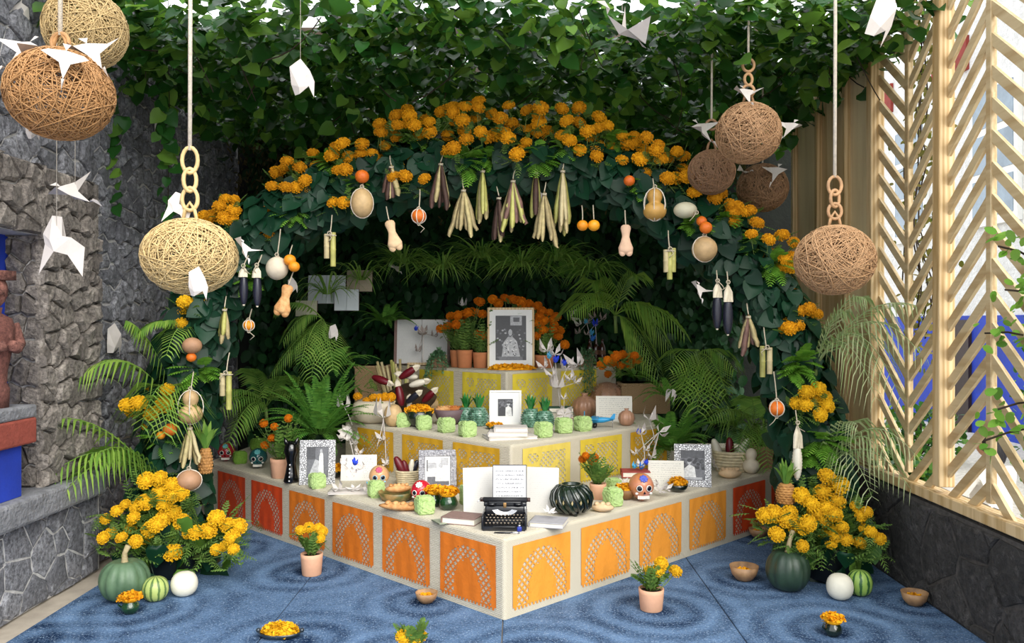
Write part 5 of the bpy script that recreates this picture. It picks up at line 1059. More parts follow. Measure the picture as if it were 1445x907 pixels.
# ------------------------------------------------------------------ middle step
for (x, yb, w_, lb) in ((567, 603, 23, 'pale green crumbly cube in front of the big tan squash'), (597, 607, 23, 'pale green crumbly cube in front of the petal bowl'), (629, 611, 24, 'pale green crumbly cube in front of the bread basket'), (659, 617, 25, 'pale green crumbly cube in front of the paired green pineapples beside the bread'),
                        (767, 618, 25, 'pale green crumbly cube in front of the pineapple beside the white books'), (796, 612, 25, 'pale green crumbly cube in front of the green-spined book pile'), (823, 609, 24, 'pale green crumbly cube next to the blue toy aeroplane')): cube(x, yb, w_, T2, lb, U(.2, .7), .85)
def squash(p, rx, h, label, m, ribs=None, rz=0, name='squash', stem=True, tilt=0):
    t = thing(name, label, 'squash', p, rot=(tilt, 0, rz)); pr = [(max(1e-4, rx * math.sin(PI * i / 14) ** .75), h / 2 * (1 - math.cos(PI * i / 14))) for i in range(15)]
    pr[-1] = (rx * .05, h * .94); pr[-2] = (rx * .3, h * .985); part(t, 'body', MB().lathe(pr, 48 if ribs else 24, ribs=ribs), m)
    if stem: part(t, 'stem', MB().tube([(0, 0, h * .93), (.003, 0, h * 1.02), (.02 * rx / .1, 0, h * 1.15)], [rx * .14, rx * .09, rx * .1], 8), mat('squash_stem', C('b0a078'), .8, .3, 30, .5, 60))
    return t
p = on(525, 598, T2) + Vector((0, .1, 0)); R = px(32, p); t = thing('calabash_planter', 'pale calabash shell filled with marigolds and leaves', 'planter', p); part(t, 'shell', MB().lathe([(R * .5, 0), (R * .85, R * .15), (R, R * .5), (R * .9, R * .85), (R * .7, R * .98), (R * .62, R * .95), (R * .7, R * .7)], 28), M_GOURDC); fo = MB()
for (fx, fy) in ((505, 559), (518, 566), (527, 561), (535, 561), (543, 560), (552, 560)): put_flower(t, P(fx, fy, p.y - .04) - p, px(6.5, p), 'gold')
feathery(fo, (0, -.03, R * 1.05), 26, .22, .08); part(t, 'foliage', fo, M_MFOL)
q = on(540, 584, T2) + Vector((0, .06, 0)); squash(q, .15, .2, 'large flattish tan squash behind the calabash planter', M_GOURDC, tilt=.2); q = on(552, 604, T2) + Vector((0, .1, 0)); squash(q, .07, .17, 'pear-shaped tan squash next to the calabash planter', M_GOURD)
q = on(607, 585, T2) + Vector((0, .16, 0)); squash(q, .1, .14, 'tan gourd half hidden behind the corn pile', M_GOURD)
p = on(590, 603, T2) + Vector((0, .09, 0)); bowl(590, 603, 42, T2, 'dark bowl rimmed with marigold petals under the corn pile', M_VASED, (.9, 1.0, .5, 240, 'gold'), .55)
for i, (x, y, kd, L, rot, lb) in enumerate([(548, 540, 'red', .15, (.3, 1.9, 0), 'purple corn cob lying highest on the pile, pale husk spread'), (562, 545, 'red', .16, (-.1, -.2, 0), 'dark red corn cob standing in the middle of the corn pile'), (585, 520, 'red', .15, (.2, 1.0, 0), 'dark red corn cob pointing up beside the cane sheaf'), (590, 555, 'black', .13, (.3, .9, 0), 'black corn cob on the corn pile'), (612, 552, 'red', .14, (.3, .8, 0), 'speckled red corn cob at the end of the corn pile'), (565, 528, 'white', .14, (.2, -1.4, 0), 'white corn cob lying across the top of the pile'), (600, 538, 'white', .14, (.2, 1.3, 0), 'white corn cob at the side of the pile'), (578, 562, 'white', .1, (.2, .1, 0), 'small white cob low in the corn pile'), (550, 565, 'white', .1, (0, .3, .0), 'pale cob standing low beside the squash')]):
    cob(P(x, y, 6.45 + .015 * i), L, kd, rot, lb)
# support heap: cloth sack under the cobs and cane sheaf
p = on(578, 590, T2) + Vector((0, .08, 0)); single('burlap_sack', MB().ball((.2, .16, .16), (0, 0, .13), 20, 12, lambda q: Vector((q.x * (1 + .15 * math.sin(q.z * 5)), q.y, max(q.z, -.8)))), mat('dark_sack', C('4a3826'), .95, .3, 30, .6, 80), 'brown sack slumped under the corn pile', 'sack', p)
t = thing('cane_sheaf', 'sheaf of thin olive cane sticks standing behind the corn pile', 'sugar cane', p + Vector((-.12, .1, 0)))
for i in range(15): a = U(-.07, .07); part(t, 'stick', MB().tube([(a, U(-.05, .05), .05), (a * 2.2 - .04, U(-.05, .05), U(.5, .6) - .12)], [.011, .012], 7), (M_CANE, M_POD, M_CANEP)[i % 3])
p = on(633, 600, T2) + Vector((0, .1, 0)); bowl(633, 600, 44, T2, 'purple-grey bowl heaped with sweet breads', mat('bowl_mauve', C('6e5a5e'), .6, .2), None, .5)
for dx, dy, rz, lb in ((-.05, 0, .3, 'golden loaf tip leaning out of the mauve bowl, towards the corn'), (.05, .01, -.2, 'orange-brown loaf in the mauve bowl, next to the pineapples'), (0, .05, .1, 'glazed loaf at the back of the mauve bowl')): loaf(p + Vector((dx, dy + .02, .085)), .14, .035, lb, (M_BREAD, mat('bread_orange', C('c8783a'), .6, .3, 20))[dx > 0], rz)
M_GPINE = mat('glazed_green', C('24563a'), .2, .5, 40, coat=.5, col2=C('7fa893')); M_GLEAF = mat('glazed_leaf', C('2f8a3c'), .2, .3, 20, coat=.5, col2=C('1c5a2c'))
for (x, yb, w_, ht, lb) in ((657, 600, 26, 24, 'green glazed pineapple jar nearest the mauve bread bowl'), (675, 602, 28, 26, 'green glazed pineapple jar touching the small white frame'), (749, 604, 28, 26, 'green glazed pineapple jar just past the small white frame'), (769, 605, 28, 24, 'green glazed pineapple jar beside the green-spined books')):
    p = on(x, yb, T2) + Vector((0, .07, 0)); pineapple(x, yb - ht, yb, w_, p.y, lb, 24, True, M_GPINE, M_GLEAF, 'pineapple_jar', base=p)
picture_frame(713, 600, 46, 49, T2, 'small white framed photo of two people on the middle step', .07, M_FRW, .2, prt(2)); bowl(698, 606, 26, T2, 'low green dish of marigold petals before the small white frame', M_VASE, (.9, .9, .7, 130, 'gold'), .2)
for i, (x, w_, d_, h_, dz, rz, lb) in enumerate(((719, .34, .2, .022, 0, .28, 'wide white book at the bottom of the white pile'), (717, .27, .18, .03, .022, -.03, 'thick white book in the middle of the white pile'), (720, .23, .16, .03, .052, .05, 'white book on top of the white pile'))):
    p = on(x, 622, T2) + Vector((0, .13, dz)); book(p, w_, d_, h_, lb, M_PAPER, rz, pm=M_PAPER2)
for i, (cm, dz, lb) in enumerate(((mat('spine_rust', C('b57a58'), .8), 0, 'rust book at the bottom of the green-topped pile'), (M_PAPER2, .04, 'cream book in the middle of the green-topped pile'), (mat('spine_green', C('2f5a4a'), .7), .08, 'green book on top of its pile beside the pineapple jar'))):
    p = on(791, 598, T2) + Vector((0, .13, dz)); book(p, .2, .14, .04, lb, cm, .05 * i)
# silver-white paper plant on that pile
t = paper_flower(787, 548, p.y - .02, 20, 'tall spray of silvery paper leaves with bright blue blooms', (0, -.3, 1), (790, 576, p.y), 7, ((784, 508, 8), (796, 513, 7), (775, 503, 7, M_PCYAN)), M_PGREY, ((772, 495, 20), (783, 500, 18), (815, 515, 22), (805, 535, 13), (812, 540, 12), (768, 518, 14), (780, 530, 14), (800, 520, 18)), cup=1.0)
paper_flower(796, 585, p.y - .12, 18, 'white paper lily hanging over the green-topped book pile', (0, -.8, .3), None, 6, None, M_PAPER, ((796, 562, 10),))
M_BROWNP = mat('brown_clay', C('b98c70'), .4, .3, 14, .2, 50, coat=.2)
def ribpot(x, yb, w_, hpx, label, neck=True, dots=False, dy=.08):
    p = on(x, yb, T2) + Vector((0, dy, 0)); R = px(w_ / 2, p); h = px(hpx, p); t = thing('clay_jar', label, 'jar', p); pr = [(R * .45, 0), (R * .8, h * .12), (R, h * .42), (R * .88, h * .68), (R * .5, h * .84), (R * .22, h * .88)] + ([(R * .24, h * .94), (R * .32, h), (R * .2, h), (R * .15, h * .9)] if neck else [(1e-4, h * .9)])
    part(t, 'body', MB().lathe(pr, 56, ribs=(.07, 14)), M_BROWNP)
    if dots:
        dm = MB()
        for i in range(14):
            for q in range(9): a = 2 * PI * (i + .5) / 14; z = .15 + .68 * q / 8; rr = math.sin(PI * (.16 + .75 * z)) ** .7; dm.ball(R * .035, (math.cos(a) * R * rr, math.sin(a) * R * rr, h * z), 5, 4)
        part(t, 'dots', dm, mat('dot_cream', C('c8a88c'), .5))
    return t
ribpot(826, 590, 36, 34, 'round brown ribbed jar with small neck behind the toy aeroplane'); ribpot(857, 582, 48, 48, 'large domed brown jar with rows of cream dots', False, True, .02); ribpot(886, 602, 24, 24, 'small brown ribbed jar beside the handwritten letter')
put_flower(tt := thing('orange_marigold', 'single orange marigold on top of the domed jar', 'flower', P(858, 531, on(857, 582, T2).y + .02)), Vector((0, 0, .02)), .035, 'orange'); part(tt, 'calyx', MB().lathe([(.008, -.015), (.016, .015)], 10), M_STEM)
sheet(868, 596, 51, 36, T2, 'handwritten letter standing between the brown jars', M_HAND, -.15, -.05, dy=.06)
# toy aeroplane
p = on(848, 604, T2) + Vector((0, .03, 0)); k = px(40, p) / .2; t = thing('toy_aeroplane', 'bright blue tin toy aeroplane on thin wheels', 'toy', p, -.15, sc=k); M_TOY = mat('toy_blue', C('2f9ad0'), .3, .15)
part(t, 'fuselage', MB().tube([(-.1, 0, .05), (-.06, 0, .052), (.02, 0, .055), (.09, 0, .062)], [.012, .022, .02, .008], 12), M_TOY); part(t, 'wing', MB().rbox((-.04, 0, .068), (.055, .2, .006), .002, seg=1), M_TOY, False); part(t, 'fin', MB().add([(.06, -.002, .06), (.1, -.002, .062), (.105, -.002, .1), (.09, -.002, .1), (.06, .002, .06), (.1, .002, .062), (.105, .002, .1), (.09, .002, .1)], [(0, 1, 2, 3), (7, 6, 5, 4), (0, 4, 5, 1), (1, 5, 6, 2), (2, 6, 7, 3), (3, 7, 4, 0)]), M_TOY, False); part(t, 'tailplane', MB().rbox((.085, 0, .066), (.03, .08, .004), .001, seg=1), M_TOY, False); part(t, 'propeller', MB().rbox((-.114, 0, .05), (.006, .012, .13), .002, seg=1), M_TOY, False)
for s in (-1, 1): part(t, 'wheel', MB().lathe([(.016, -.003), (.016, .003)], 14, rotM(PI / 2, 0, 0, (-.04, s * .03, .016))), M_TB)
part(t, 'strut', MB().tube([(-.04, -.03, .016), (-.04, -.012, .04)], .002, 4).tube([(-.04, .03, .016), (-.04, .012, .04)], .002, 4).tube([(-.04, -.03, .016), (-.04, .03, .016)], .002, 4).tube([(.085, 0, .062), (.085, 0, 0)], .002, 4), M_CHR)
# rattan boxes at both ends
def rbox_thing(x0, x1, yt, D, zb, label, d_=.3): a, b = P(x0, yt, D), P(x1, yt, D); h = a.z - zb; t = thing('rattan_box', label, 'basket', ((a.x + b.x) / 2, D + d_ / 2, zb)); part(t, 'box', MB().rbox((0, 0, h / 2), (b.x - a.x, d_, h), .012), M_RATT); part(t, 'rim', MB().rbox((0, 0, h - .012), (b.x - a.x + .012, d_ + .012, .024), .008), M_RATT); return t
rbox_thing(877, 946, 541, 7.05, T2, 'woven brown rattan box behind the small ribbed jar'); rbox_thing(500, 545, 516, 7.1, T2, 'woven rattan box in shade behind the squashes')
# paper flowers at both ends of the middle step
paper_flower(486, 575, 6.25, 18, 'white pointed paper lily beside the calabash planter, nearest the fern', (0, -.5, .9), (497, 600, 6.25), 4, None, M_PAPER, (), cup=1.3); paper_flower(541, 590, 6.15, 24, 'tall white paper lily standing before the calabash planter', (.1, -.4, 1), (532, 630, 6.1), 4, None, M_PAPER, ((540, 620, 13), (545, 655, 11)), cup=1.4)
paper_flower(490, 610, 6.2, 16, 'bunched white paper blossom hanging at the end of the middle step', (0, -.9, .2), (500, 650, 6.15), 7, None, M_PAPER, ((500, 625, 16), (485, 620, 10), (505, 640, 12), (517, 655, 10))); paper_flower(905, 612, 6.0, 13, 'white paper flower with cobalt centre beside the small ribbed jar', (0, -.6, .8), (910, 650, 6.0), 4, ((901, 610, 6),), M_PAPER, (), cup=1.2)
paper_flower(916, 592, 6.1, 20, 'white two-petalled paper flower by the rattan box', (.1, -.5, .9), (925, 625, 6.1), 3, None, M_PAPER, (), cup=1.3); paper_flower(930, 610, 6.05, 19, 'white paper flower bending towards the fern', (.5, -.5, .5), (918, 650, 6.05), 3, None, M_PAPER, ((912, 635, 11), (920, 645, 13), (897, 640, 9)), cup=1.0); paper_flower(948, 550, 6.3, 15, 'white paper bell under the palm beside the rattan box', (-.3, -.6, -.5), None, 4, None, M_PAPER, (), cup=1.4)

# ------------------------------------------------------------------ top step
p = G(722, 521, T3); picture_frame(721, 520, 67, 87, T3, 'large pale wood frame with a photo of a figure among plants', .045, M_FRWOOD, .13, prt(1), rz=.03, lean=-.12)
DT = on(722, 523, T3).y
t = thing('petal_heap', 'long heap of loose gold marigold petals before the large frame', 'petals', Vector((on(722, 525, T3).x, 6.72, T3))); petals(t, (0, 0, .0), .2, .06, .055, 420, 'gold')
for (x, w_, h_, lb, fl) in ((646, 24, 24, 'terracotta pot of orange marigolds, farthest from the large frame', [(622, 464), (632, 460), (636, 446), (648, 470), (654, 444), (666, 440), (671, 441), (653, 453)]), (655, 23, 25, 'pale terracotta pot of orange marigolds, middle of three', [(646, 445), (643, 458), (681, 443), (675, 425), (678, 426)]), (678, 23, 22, 'terracotta pot of orange marigolds touching the large frame', [(674, 471), (681, 474), (695, 422), (703, 428), (660, 441)]),
                            (768, 30, 18, 'terracotta pot of orange marigolds past the large frame', [(765, 439), (761, 446), (775, 441), (785, 447), (780, 451), (768, 452), (761, 458), (757, 456), (757, 474), (782, 459), (782, 464), (790, 466), (779, 473), (788, 475), (797, 486), (767, 466)])):
    q = on(x, 524, T3); q.y = 7.08 if x < 650 else (6.98 if x == 655 else 6.95); q = P(x, 524, q.y); q.z = T3; potted_marigold(x, 524, w_, h_, T3, lb, fl, 'orange', M_TERRA2, 6.8, 34, .3, p=q)
# arc of marigolds behind the frame
pts = Z(640, 390, 6.045, [(440, 185), (505, 195), (545, 205), (580, 215), (640, 235), (715, 250), (585, 255), (385, 230), (335, 195), (755, 298)]); b = Vector((P(722, 440, 7.1).x, 7.15, T3)); t = thing('marigold_plant', 'tall orange marigold plant rising in an arc behind the large frame', 'flowers', b); fo = MB(); st = MB()
part(t, 'pot', pot_mesh(.08, .12), M_TERRA2)
for q in pts: l = P(q[0], q[1], 7.05 + U(-.05, .05)) - b; put_flower(t, l, px(7, b), 'orange'); st.tube(quad_bez(Vector((0, 0, .1)), Vector((l.x * .7, 0, l.z * .6)), l, 6), .003, 4); feathery(fo, l + Vector((0, .02, -.05)), 4, .08, .07); feathery(fo, l * .6, 4, .12, .09)
part(t, 'foliage', fo, M_MFOL); part(t, 'stems', st, M_STEM)
pts = Z(820, 500, 6.48, [(190, 95), (240, 50), (285, 75), (365, 100), (445, 90), (320, 15), (455, 20), (510, 45), (490, 10), (380, 0)]); marigold_clump(pts, 6.6, 'orange', 'orange marigolds in shade behind the domed brown jar', None, 7)
# trailing succulents
def trailing(x, yb, w_, label, drops, D, m=M_SUCC):
    p = P(x, yb, D); p.z = T3; t = thing('trailing_plant', label, 'potted plant', p); r = px(w_ / 2, p); pt = part(t, 'pot', pot_mesh(r, r * 1.4), M_TERRA); part(pt, 'soil', MB().lathe([(1e-4, r * 1.2), (r * .85, r * 1.2)], 16, cap=False), M_SOIL); lf = MB()
    for (dx, L, h_) in drops:
        c = quad_bez(Vector((0, 0, r * 1.3)), Vector((dx * .7, -r * 1.5, r * 1.3 + h_)), Vector((dx, -r * 1.9, r * 1.3 - L)), 12); lf.tube(c, .003, 4)
        for q in c:
            for s in range(9): d_ = Vector((U(-1, 1), U(-1, .3), U(-.6, .6))).normalized() * U(.025, .042); n_ = d_.cross(Vector((0, 0, 1))).normalized() * .009; lf.add([q, q + d_ * .5 + n_, q + d_, q + d_ * .5 - n_], [(0, 1, 2), (0, 2, 3)])
    part(t, 'strands', lf, m); return t
trailing(619, 522, 24, 'small pot with grey-green trailing strands beside the open book', [(-.09, .28, .1), (-.05, .2, .1), (.05, .12, .1), (.09, .1, .08), (0, .12, .12), (-.12, .3, .08), (.02, .05, .14), (-.1, .22, .1), (.07, .06, .1)], 7.16); trailing(826, 522, 24, 'pot of grey-green trailing strands beside the brown bottles', [(-.02, .3, .1), (.03, .32, .1), (.06, .2, .1), (-.06, .15, .1), (0, .28, .12), (.05, .28, .08), (-.05, .05, .14), (.07, .05, .12)], 7.25)
q = P(595, 515, 7.4); t = thing('open_book', 'open book standing on a small wooden stand on the top step', 'book', (q.x, 7.4, T3), rot=(-.12, 0, 0)); w_, h_ = px(78, q), px(62, q)
for s in (-1, 1): part(t, 'page_block', MB().box((s * w_ / 4, 0, .02 + h_ / 2), (w_ / 2 - .003, .02, h_), rotM(0, 0, s * .1)), linemat('book_print_%d' % s, C('d6d6d4'), C('a9a9aa'), 30, cut=.5), False)
part(t, 'stand', MB().rbox((0, 0, .012), (w_ * .5, .1, .024), .004), M_FRWOOD, False); part(t, 'cover', MB().box((0, .016, .02 + h_ / 2), (w_ * 1.02, .006, h_ * 1.03)), mat('brown_cloth', C('8a7068'), .8), False)
paper_flower(597, 470, 7.3, 13, 'silvery paper flower with a blue bloom in front of the open book', (0, -.6, .8), (596, 512, 7.3), 6, ((587, 464, 6),), mat('silver_paper', C('a89a92'), .5, .2), ((590, 495, 9), (612, 474, 9))); paper_flower(652, 432, 7.1, 12, 'grey metallic paper flower above the farthest marigold pot', (.2, -.4, 1), None, 5, None, mat('silver_paper2', C('b0aca8'), .4, .2), (), cup=1.2)
for i, (x, lb) in enumerate(((832, 'dark brown bottle holding blue paper flowers, nearest the trailing plant'), (841, 'dark brown bottle in the middle of three'), (850, 'dark brown bottle nearest the palm'))):
    q = P(x, 522, 7.38 + .03 * (i % 2)); q.z = T3; t = thing('brown_bottle', lb, 'bottle', q); gl = part(t, 'glass', MB().lathe([(.028, 0), (.03, .01), (.03, .16), (.02, .19), (.012, .2), (.012, .235), (.015, .24), (.011, .24)], 18), mat('brown_glass', C('3a1c14'), .15, .3, 6, coat=.5)); part(gl, 'band', MB().lathe([(.0305, .1), (.0305, .14)], 18, cap=False), mat('bottle_label', C('6a4a34'), .6))
for i, (x, y, bl, lb) in enumerate(((828, 456, ((827, 455, 6, M_PCYAN), (834, 470, 6, M_PCYAN)), 'cyan paper flowers in the brown bottles'), (840, 458, ((840, 457, 8), (836, 478, 7, mat('azure_paper', C('2f7ad0'), .7))), 'cobalt paper flowers in the brown bottles'))):
    paper_flower(x, y, 7.38, 9, lb, (0, -.6, .8), (835 + 6 * i, 490, 7.4), 5, bl, mat('silver_paper', C('a89a92'), .5, .2), ((x + 10, y - 8, 9), (x - 12, y + 14, 8)))
paper_flower(806, 447, 7.15, 13, 'grey paper leaves curling beside the arc of marigolds', (.6, -.4, .3), None, 4, None, mat('silver_paper2', C('b0aca8'), .4, .2), ((818, 458, 10),))
# ------------------------------------------------------------------ greenery round and behind the altar
def fern_plant(x, y, D, rad, label, n=30, m=M_FERN, zb=None, pw=.016, up=.5, name='fern', potr=0):
    c = P(x, y, D); t = thing(name, label, 'fern', c); _ = potr and part(t, 'pot', MB().lathe([(potr * .7, -.16), (potr, 0), (potr * .85, -.01), (1e-4, -.02)], 18), M_TERRA2)
    for i in range(n):
        a = U(0, 6.28); e = U(.1, 1.2); L = rad * U(.75, 1.15); tip = Vector((math.cos(a) * math.cos(e - .5) * L, math.sin(a) * math.cos(e - .5) * L * .7 - .04, math.sin(e - .35) * L * up * 1.6)); mb = MB(); frond(mb, (math.cos(a) * .03, math.sin(a) * .03, 0), tip, L * .35, 20, L * .17, pw, .25, .003, .35, lambda q: (1 - q) ** .6 + .08); part(t, 'frond', mb, m)
    return t
def grass_plant(x, y, D, rad, label, n=40, m=M_GRASS, wd=.013, hang=.5, name='spider_plant', pot=False, lift=.6):
    c = P(x, y, D); t = thing(name, label, 'plant', c)
    if pot: part(t, 'pot', MB().lathe([(.06, -.14), (.085, 0), (.07, -.01), (1e-4, -.02)], 18), M_TERRA2)
    for k in range(6):
        mb = MB()
        for i in range(n // 6): a = k * 1.05 + U(0, 1.05); L = rad * U(.6, 1.15); blade(mb, (math.cos(a) * .03, math.sin(a) * .03, 0), (math.cos(a) * L, math.sin(a) * L * .75 - .03, L * U(-hang, .35)), L * U(lift * .6, lift * 1.3), wd * U(.8, 1.3))
        part(t, 'leaf_cluster', mb, m)
    return t
def palm(label, base, fr, m=M_PALM, name='palm', w_=.22, n=22, droop=.7, pw=.016):
    """fr: list of frond tips as (px, py, depth, sag)"""
    b = P(*base); t = thing(name, label, 'palm', b); st = MB()
    for (x, y, D, sag) in fr: mb = MB(); frond(mb, (0, 0, 0), P(x, y, D) - b, sag, n, w_, pw, droop, .006, .55); part(t, 'frond', mb, m)
    part(t, 'stem', MB().tube([(0, 0, 0), (.01, .01, -.15)], .015, 6), M_STEM); return t
fern_plant(452, 612, 6.3, .46, 'lush green sword fern beside the silver frame on the lowest step', 60, up=1.0); fern_plant(470, 520, 6.6, .34, 'green fern clump above the sword fern by the middle step', 30); fern_plant(945, 635, 6.35, .4, 'bright fern drooping beside the paper lilies and rattan box', 46, up=.8); fern_plant(945, 560, 6.7, .34, 'fern with curling fronds behind the rattan box', 24)
fern_plant(545, 455, 7.4, .32, 'dark fern hanging over the open book on the top step', 26); fern_plant(900, 535, 7.3, .24, 'shaded fern under the palm behind the domed jar', 18)
grass_plant(462, 415, 6.7, .36, 'grassy plant growing in front of the open books on the hedge', 42, M_GRASS); grass_plant(510, 395, 6.9, .38, 'shaded grassy tuft beside the pale book on the hedge', 40)
for i, (x, lb) in enumerate(((570, 'grassy clump growing on the hedge below the plum pods'), (625, 'grassy clump growing on the hedge below the pinkish pods'), (680, 'grassy clump growing on the hedge below the dark pods'), (735, 'grassy clump growing on the hedge below the widest pod bundle'), (785, 'grassy clump growing on the hedge below the long green pods'), (835, 'grassy clump growing on the hedge below the mandarins on strings'))):
    grass_plant(x, 362 + (i % 2) * 12 + abs(i - 2.5) * 4, 6.95, .4, lb, 130, M_GRASS, .014, .45, 'grass_clump', lift=.45)
fern_plant(700, 378, 7.5, .36, 'dark fern among the grassy clumps above the large frame', 24); fern_plant(800, 392, 7.5, .34, 'dark fern above the arc of marigolds', 20)
palm('palm with arching silver-green fronds behind the brown jars', (868, 445, 6.9), [(935, 545, 6.7, .3), (950, 500, 6.7, .35), (915, 520, 6.75, .25), (965, 470, 6.6, .3), (820, 420, 6.7, .2), (835, 400, 6.8, .25), (800, 440, 6.7, .22), (900, 390, 6.8, .25), (925, 450, 6.75, .25)], M_PALM, w_=.38, n=20, pw=.016)
palm('palm with fanned drooping fronds beside the black corn', (985, 500, 6.6), [(1025, 555, 6.3, .2), (1005, 570, 6.3, .18), (960, 560, 6.35, .18), (1035, 520, 6.4, .18), (945, 520, 6.4, .18), (985, 580, 6.3, .2)], M_PALM, w_=.32, n=17, pw=.016)
palm('palm with drooping fronds in the shade behind the bone bread', (455, 450, 6.6), [(425, 510, 6.3, .15), (440, 530, 6.3, .15), (470, 520, 6.3, .15), (400, 480, 6.4, .2), (390, 440, 6.5, .2), (385, 525, 6.4, .1)], M_GRASS, w_=.24, n=20)
palm('palm fan growing low behind the potted orange marigolds', (375, 575, 6.7), [(310, 560, 6.4, .2), (330, 610, 6.4, .25), (300, 590, 6.3, .25), (430, 560, 6.5, .2), (350, 520, 6.5, .15), (405, 530, 6.5, .15), (320, 630, 6.3, .3)], M_GRASS, w_=.22, n=20)
grass_plant(420, 545, 6.7, .3, 'upright grassy plant in a terracotta pot above the orange marigolds', 30, M_GRASS, .016, .1, lift=.3)
grass_plant(1035, 600, 6.7, .36, 'long-bladed grassy plant over the straw corn basket', 60, M_GRASS, .013, .5); palm('dark palm behind the wide terracotta pot', (1065, 600, 6.6), [(1085, 660, 6.2, .2), (1110, 640, 6.3, .2), (1040, 640, 6.3, .2), (1120, 600, 6.4, .2), (1000, 590, 6.4, .2), (1060, 560, 6.5, .1)], M_GRASS, w_=.24, n=20)
# pale palms springing outward from the arch legs
palm('bright palm fronds springing from the arch leg towards the stone wall', (262, 605, 5.45), [(112, 530, 5.1, .5), (185, 455, 5.3, .25), (200, 600, 5.05, .55), (232, 610, 4.95, .45)], M_PALM, w_=.36, n=19, droop=1.0)
palm('bright palm fronds spreading low over the concrete bench', (235, 700, 5.35), [(70, 672, 4.8, .42), (75, 590, 4.85, .3), (130, 640, 4.95, .25), (95, 690, 4.75, .42), (112, 665, 4.85, .45)], M_PALM, w_=.28, n=18, droop=.9); palm('thin palm fronds over the brown gourd on the arch leg', (270, 480, 5.4), [(195, 470, 5.2, .2), (235, 500, 5.1, .25), (225, 455, 5.25, .12)], M_PALM, w_=.18, n=18)
palm('pale palm fronds springing from the arch leg towards the lattice', (1150, 520, 5.3), [(1290, 430, 4.9, .3), (1220, 420, 5.1, .3), (1300, 500, 4.85, .5), (1235, 560, 4.95, .5), (1190, 440, 5.2, .2), (1270, 560, 4.85, .6)], M_PALE, w_=.36, n=16, droop=1.0, pw=.010); palm('pale palm fronds hanging low over the dark stone wall', (1165, 660, 5.25), [(1285, 690, 4.85, .35), (1250, 640, 4.95, .3), (1230, 700, 4.9, .35), (1290, 640, 4.9, .4), (1210, 600, 5.05, .25)], M_PALE, w_=.3, n=15, droop=.9, pw=.010)
# open books fixed among the hedge leaves
def wall_book(x0, y0, x1, y1, D, label, m, rz=0, name='open_book'):
    a, b = P(x0, y0, D), P(x1, y1, D); w_, h_ = b.x - a.x, a.z - b.z; t = thing(name, label, 'book', ((a.x + b.x) / 2, D, b.z), rot=(-.1, 0, rz))
    for s in (-1, 1): part(t, 'page_block', MB().box((s * w_ / 4, 0, h_ / 2), (w_ / 2 - .002, .018, h_), rotM(0, 0, s * .08)), m, False)
    part(t, 'cover', MB().box((0, .014, h_ / 2), (w_ * 1.03, .006, h_ * 1.03)), mat('book_dark', C('3a1416'), .8), False)
M_BKP = linemat('hedge_book_print', C('c4ccd0'), C('a4adb2'), 26, cut=.5, x0=.04, x1=.96)
wall_book(434, 388, 487, 428, 6.95, 'pale open book among the grasses on the hedge', M_BKP); wall_book(472, 408, 506, 438, 6.9, 'tilted open book below the pale one on the hedge', M_BKP, .1); wall_book(489, 381, 525, 411, 7.0, 'brownish open book beside the grassy tuft', linemat('tan_book_print', C('a59a84'), C('8a7f6a'), 22)); wall_book(417, 424, 447, 446, 6.85, 'small cream open book by the golden bone bread', linemat('cream_book_print', C('b9b89f'), C('9a9984'), 16))

# ------------------------------------------------------------------ hanging wicker balls
def ball_mesh(m, seed, n=170):
    rr = random.Random(seed); mb = MB()
    for i in range(n):
        ax = Vector((rr.gauss(0, 1), rr.gauss(0, 1), rr.gauss(0, 1))).normalized(); e1 = ax.orthogonal().normalized(); e2 = ax.cross(e1); off = rr.uniform(-.55, .55); r = math.sqrt(1 - off * off); w1, w2 = rr.uniform(0, 6), rr.uniform(0, 6); lay = rr.uniform(.93, 1.0)
        mb.tube([((e1 * math.cos(a) + e2 * math.sin(a)) * r + ax * (off + .07 * math.sin(2 * a + w1) + .05 * math.sin(3 * a + w2))).normalized() * lay for a in [2 * PI * k / 26 for k in range(26)]], rr.uniform(.008, .0145), 4, closed=True)
    return mb.mesh('weave', m, True)
WICK = {k: mat('wicker_' + k, C(h), .65, .35, 20, .2, 80, rnd=.05) for k, h in (('straw', 'd9bd86'), ('amber', 'b98a58'), ('tan', 'c49a70'), ('brown', 'a88260'))}
BALLS = {k: ball_mesh(m, i) for i, (k, m) in enumerate(WICK.items())}
def link_ring(c, rx, rz, ang, r=.009): return MB().tube([Vector(c) + Vector((math.cos(ang) * math.cos(a) * rx, math.sin(ang) * math.cos(a) * rx, math.sin(a) * rz)) for a in [2 * PI * k / 16 for k in range(16)]], r, 6, closed=True)
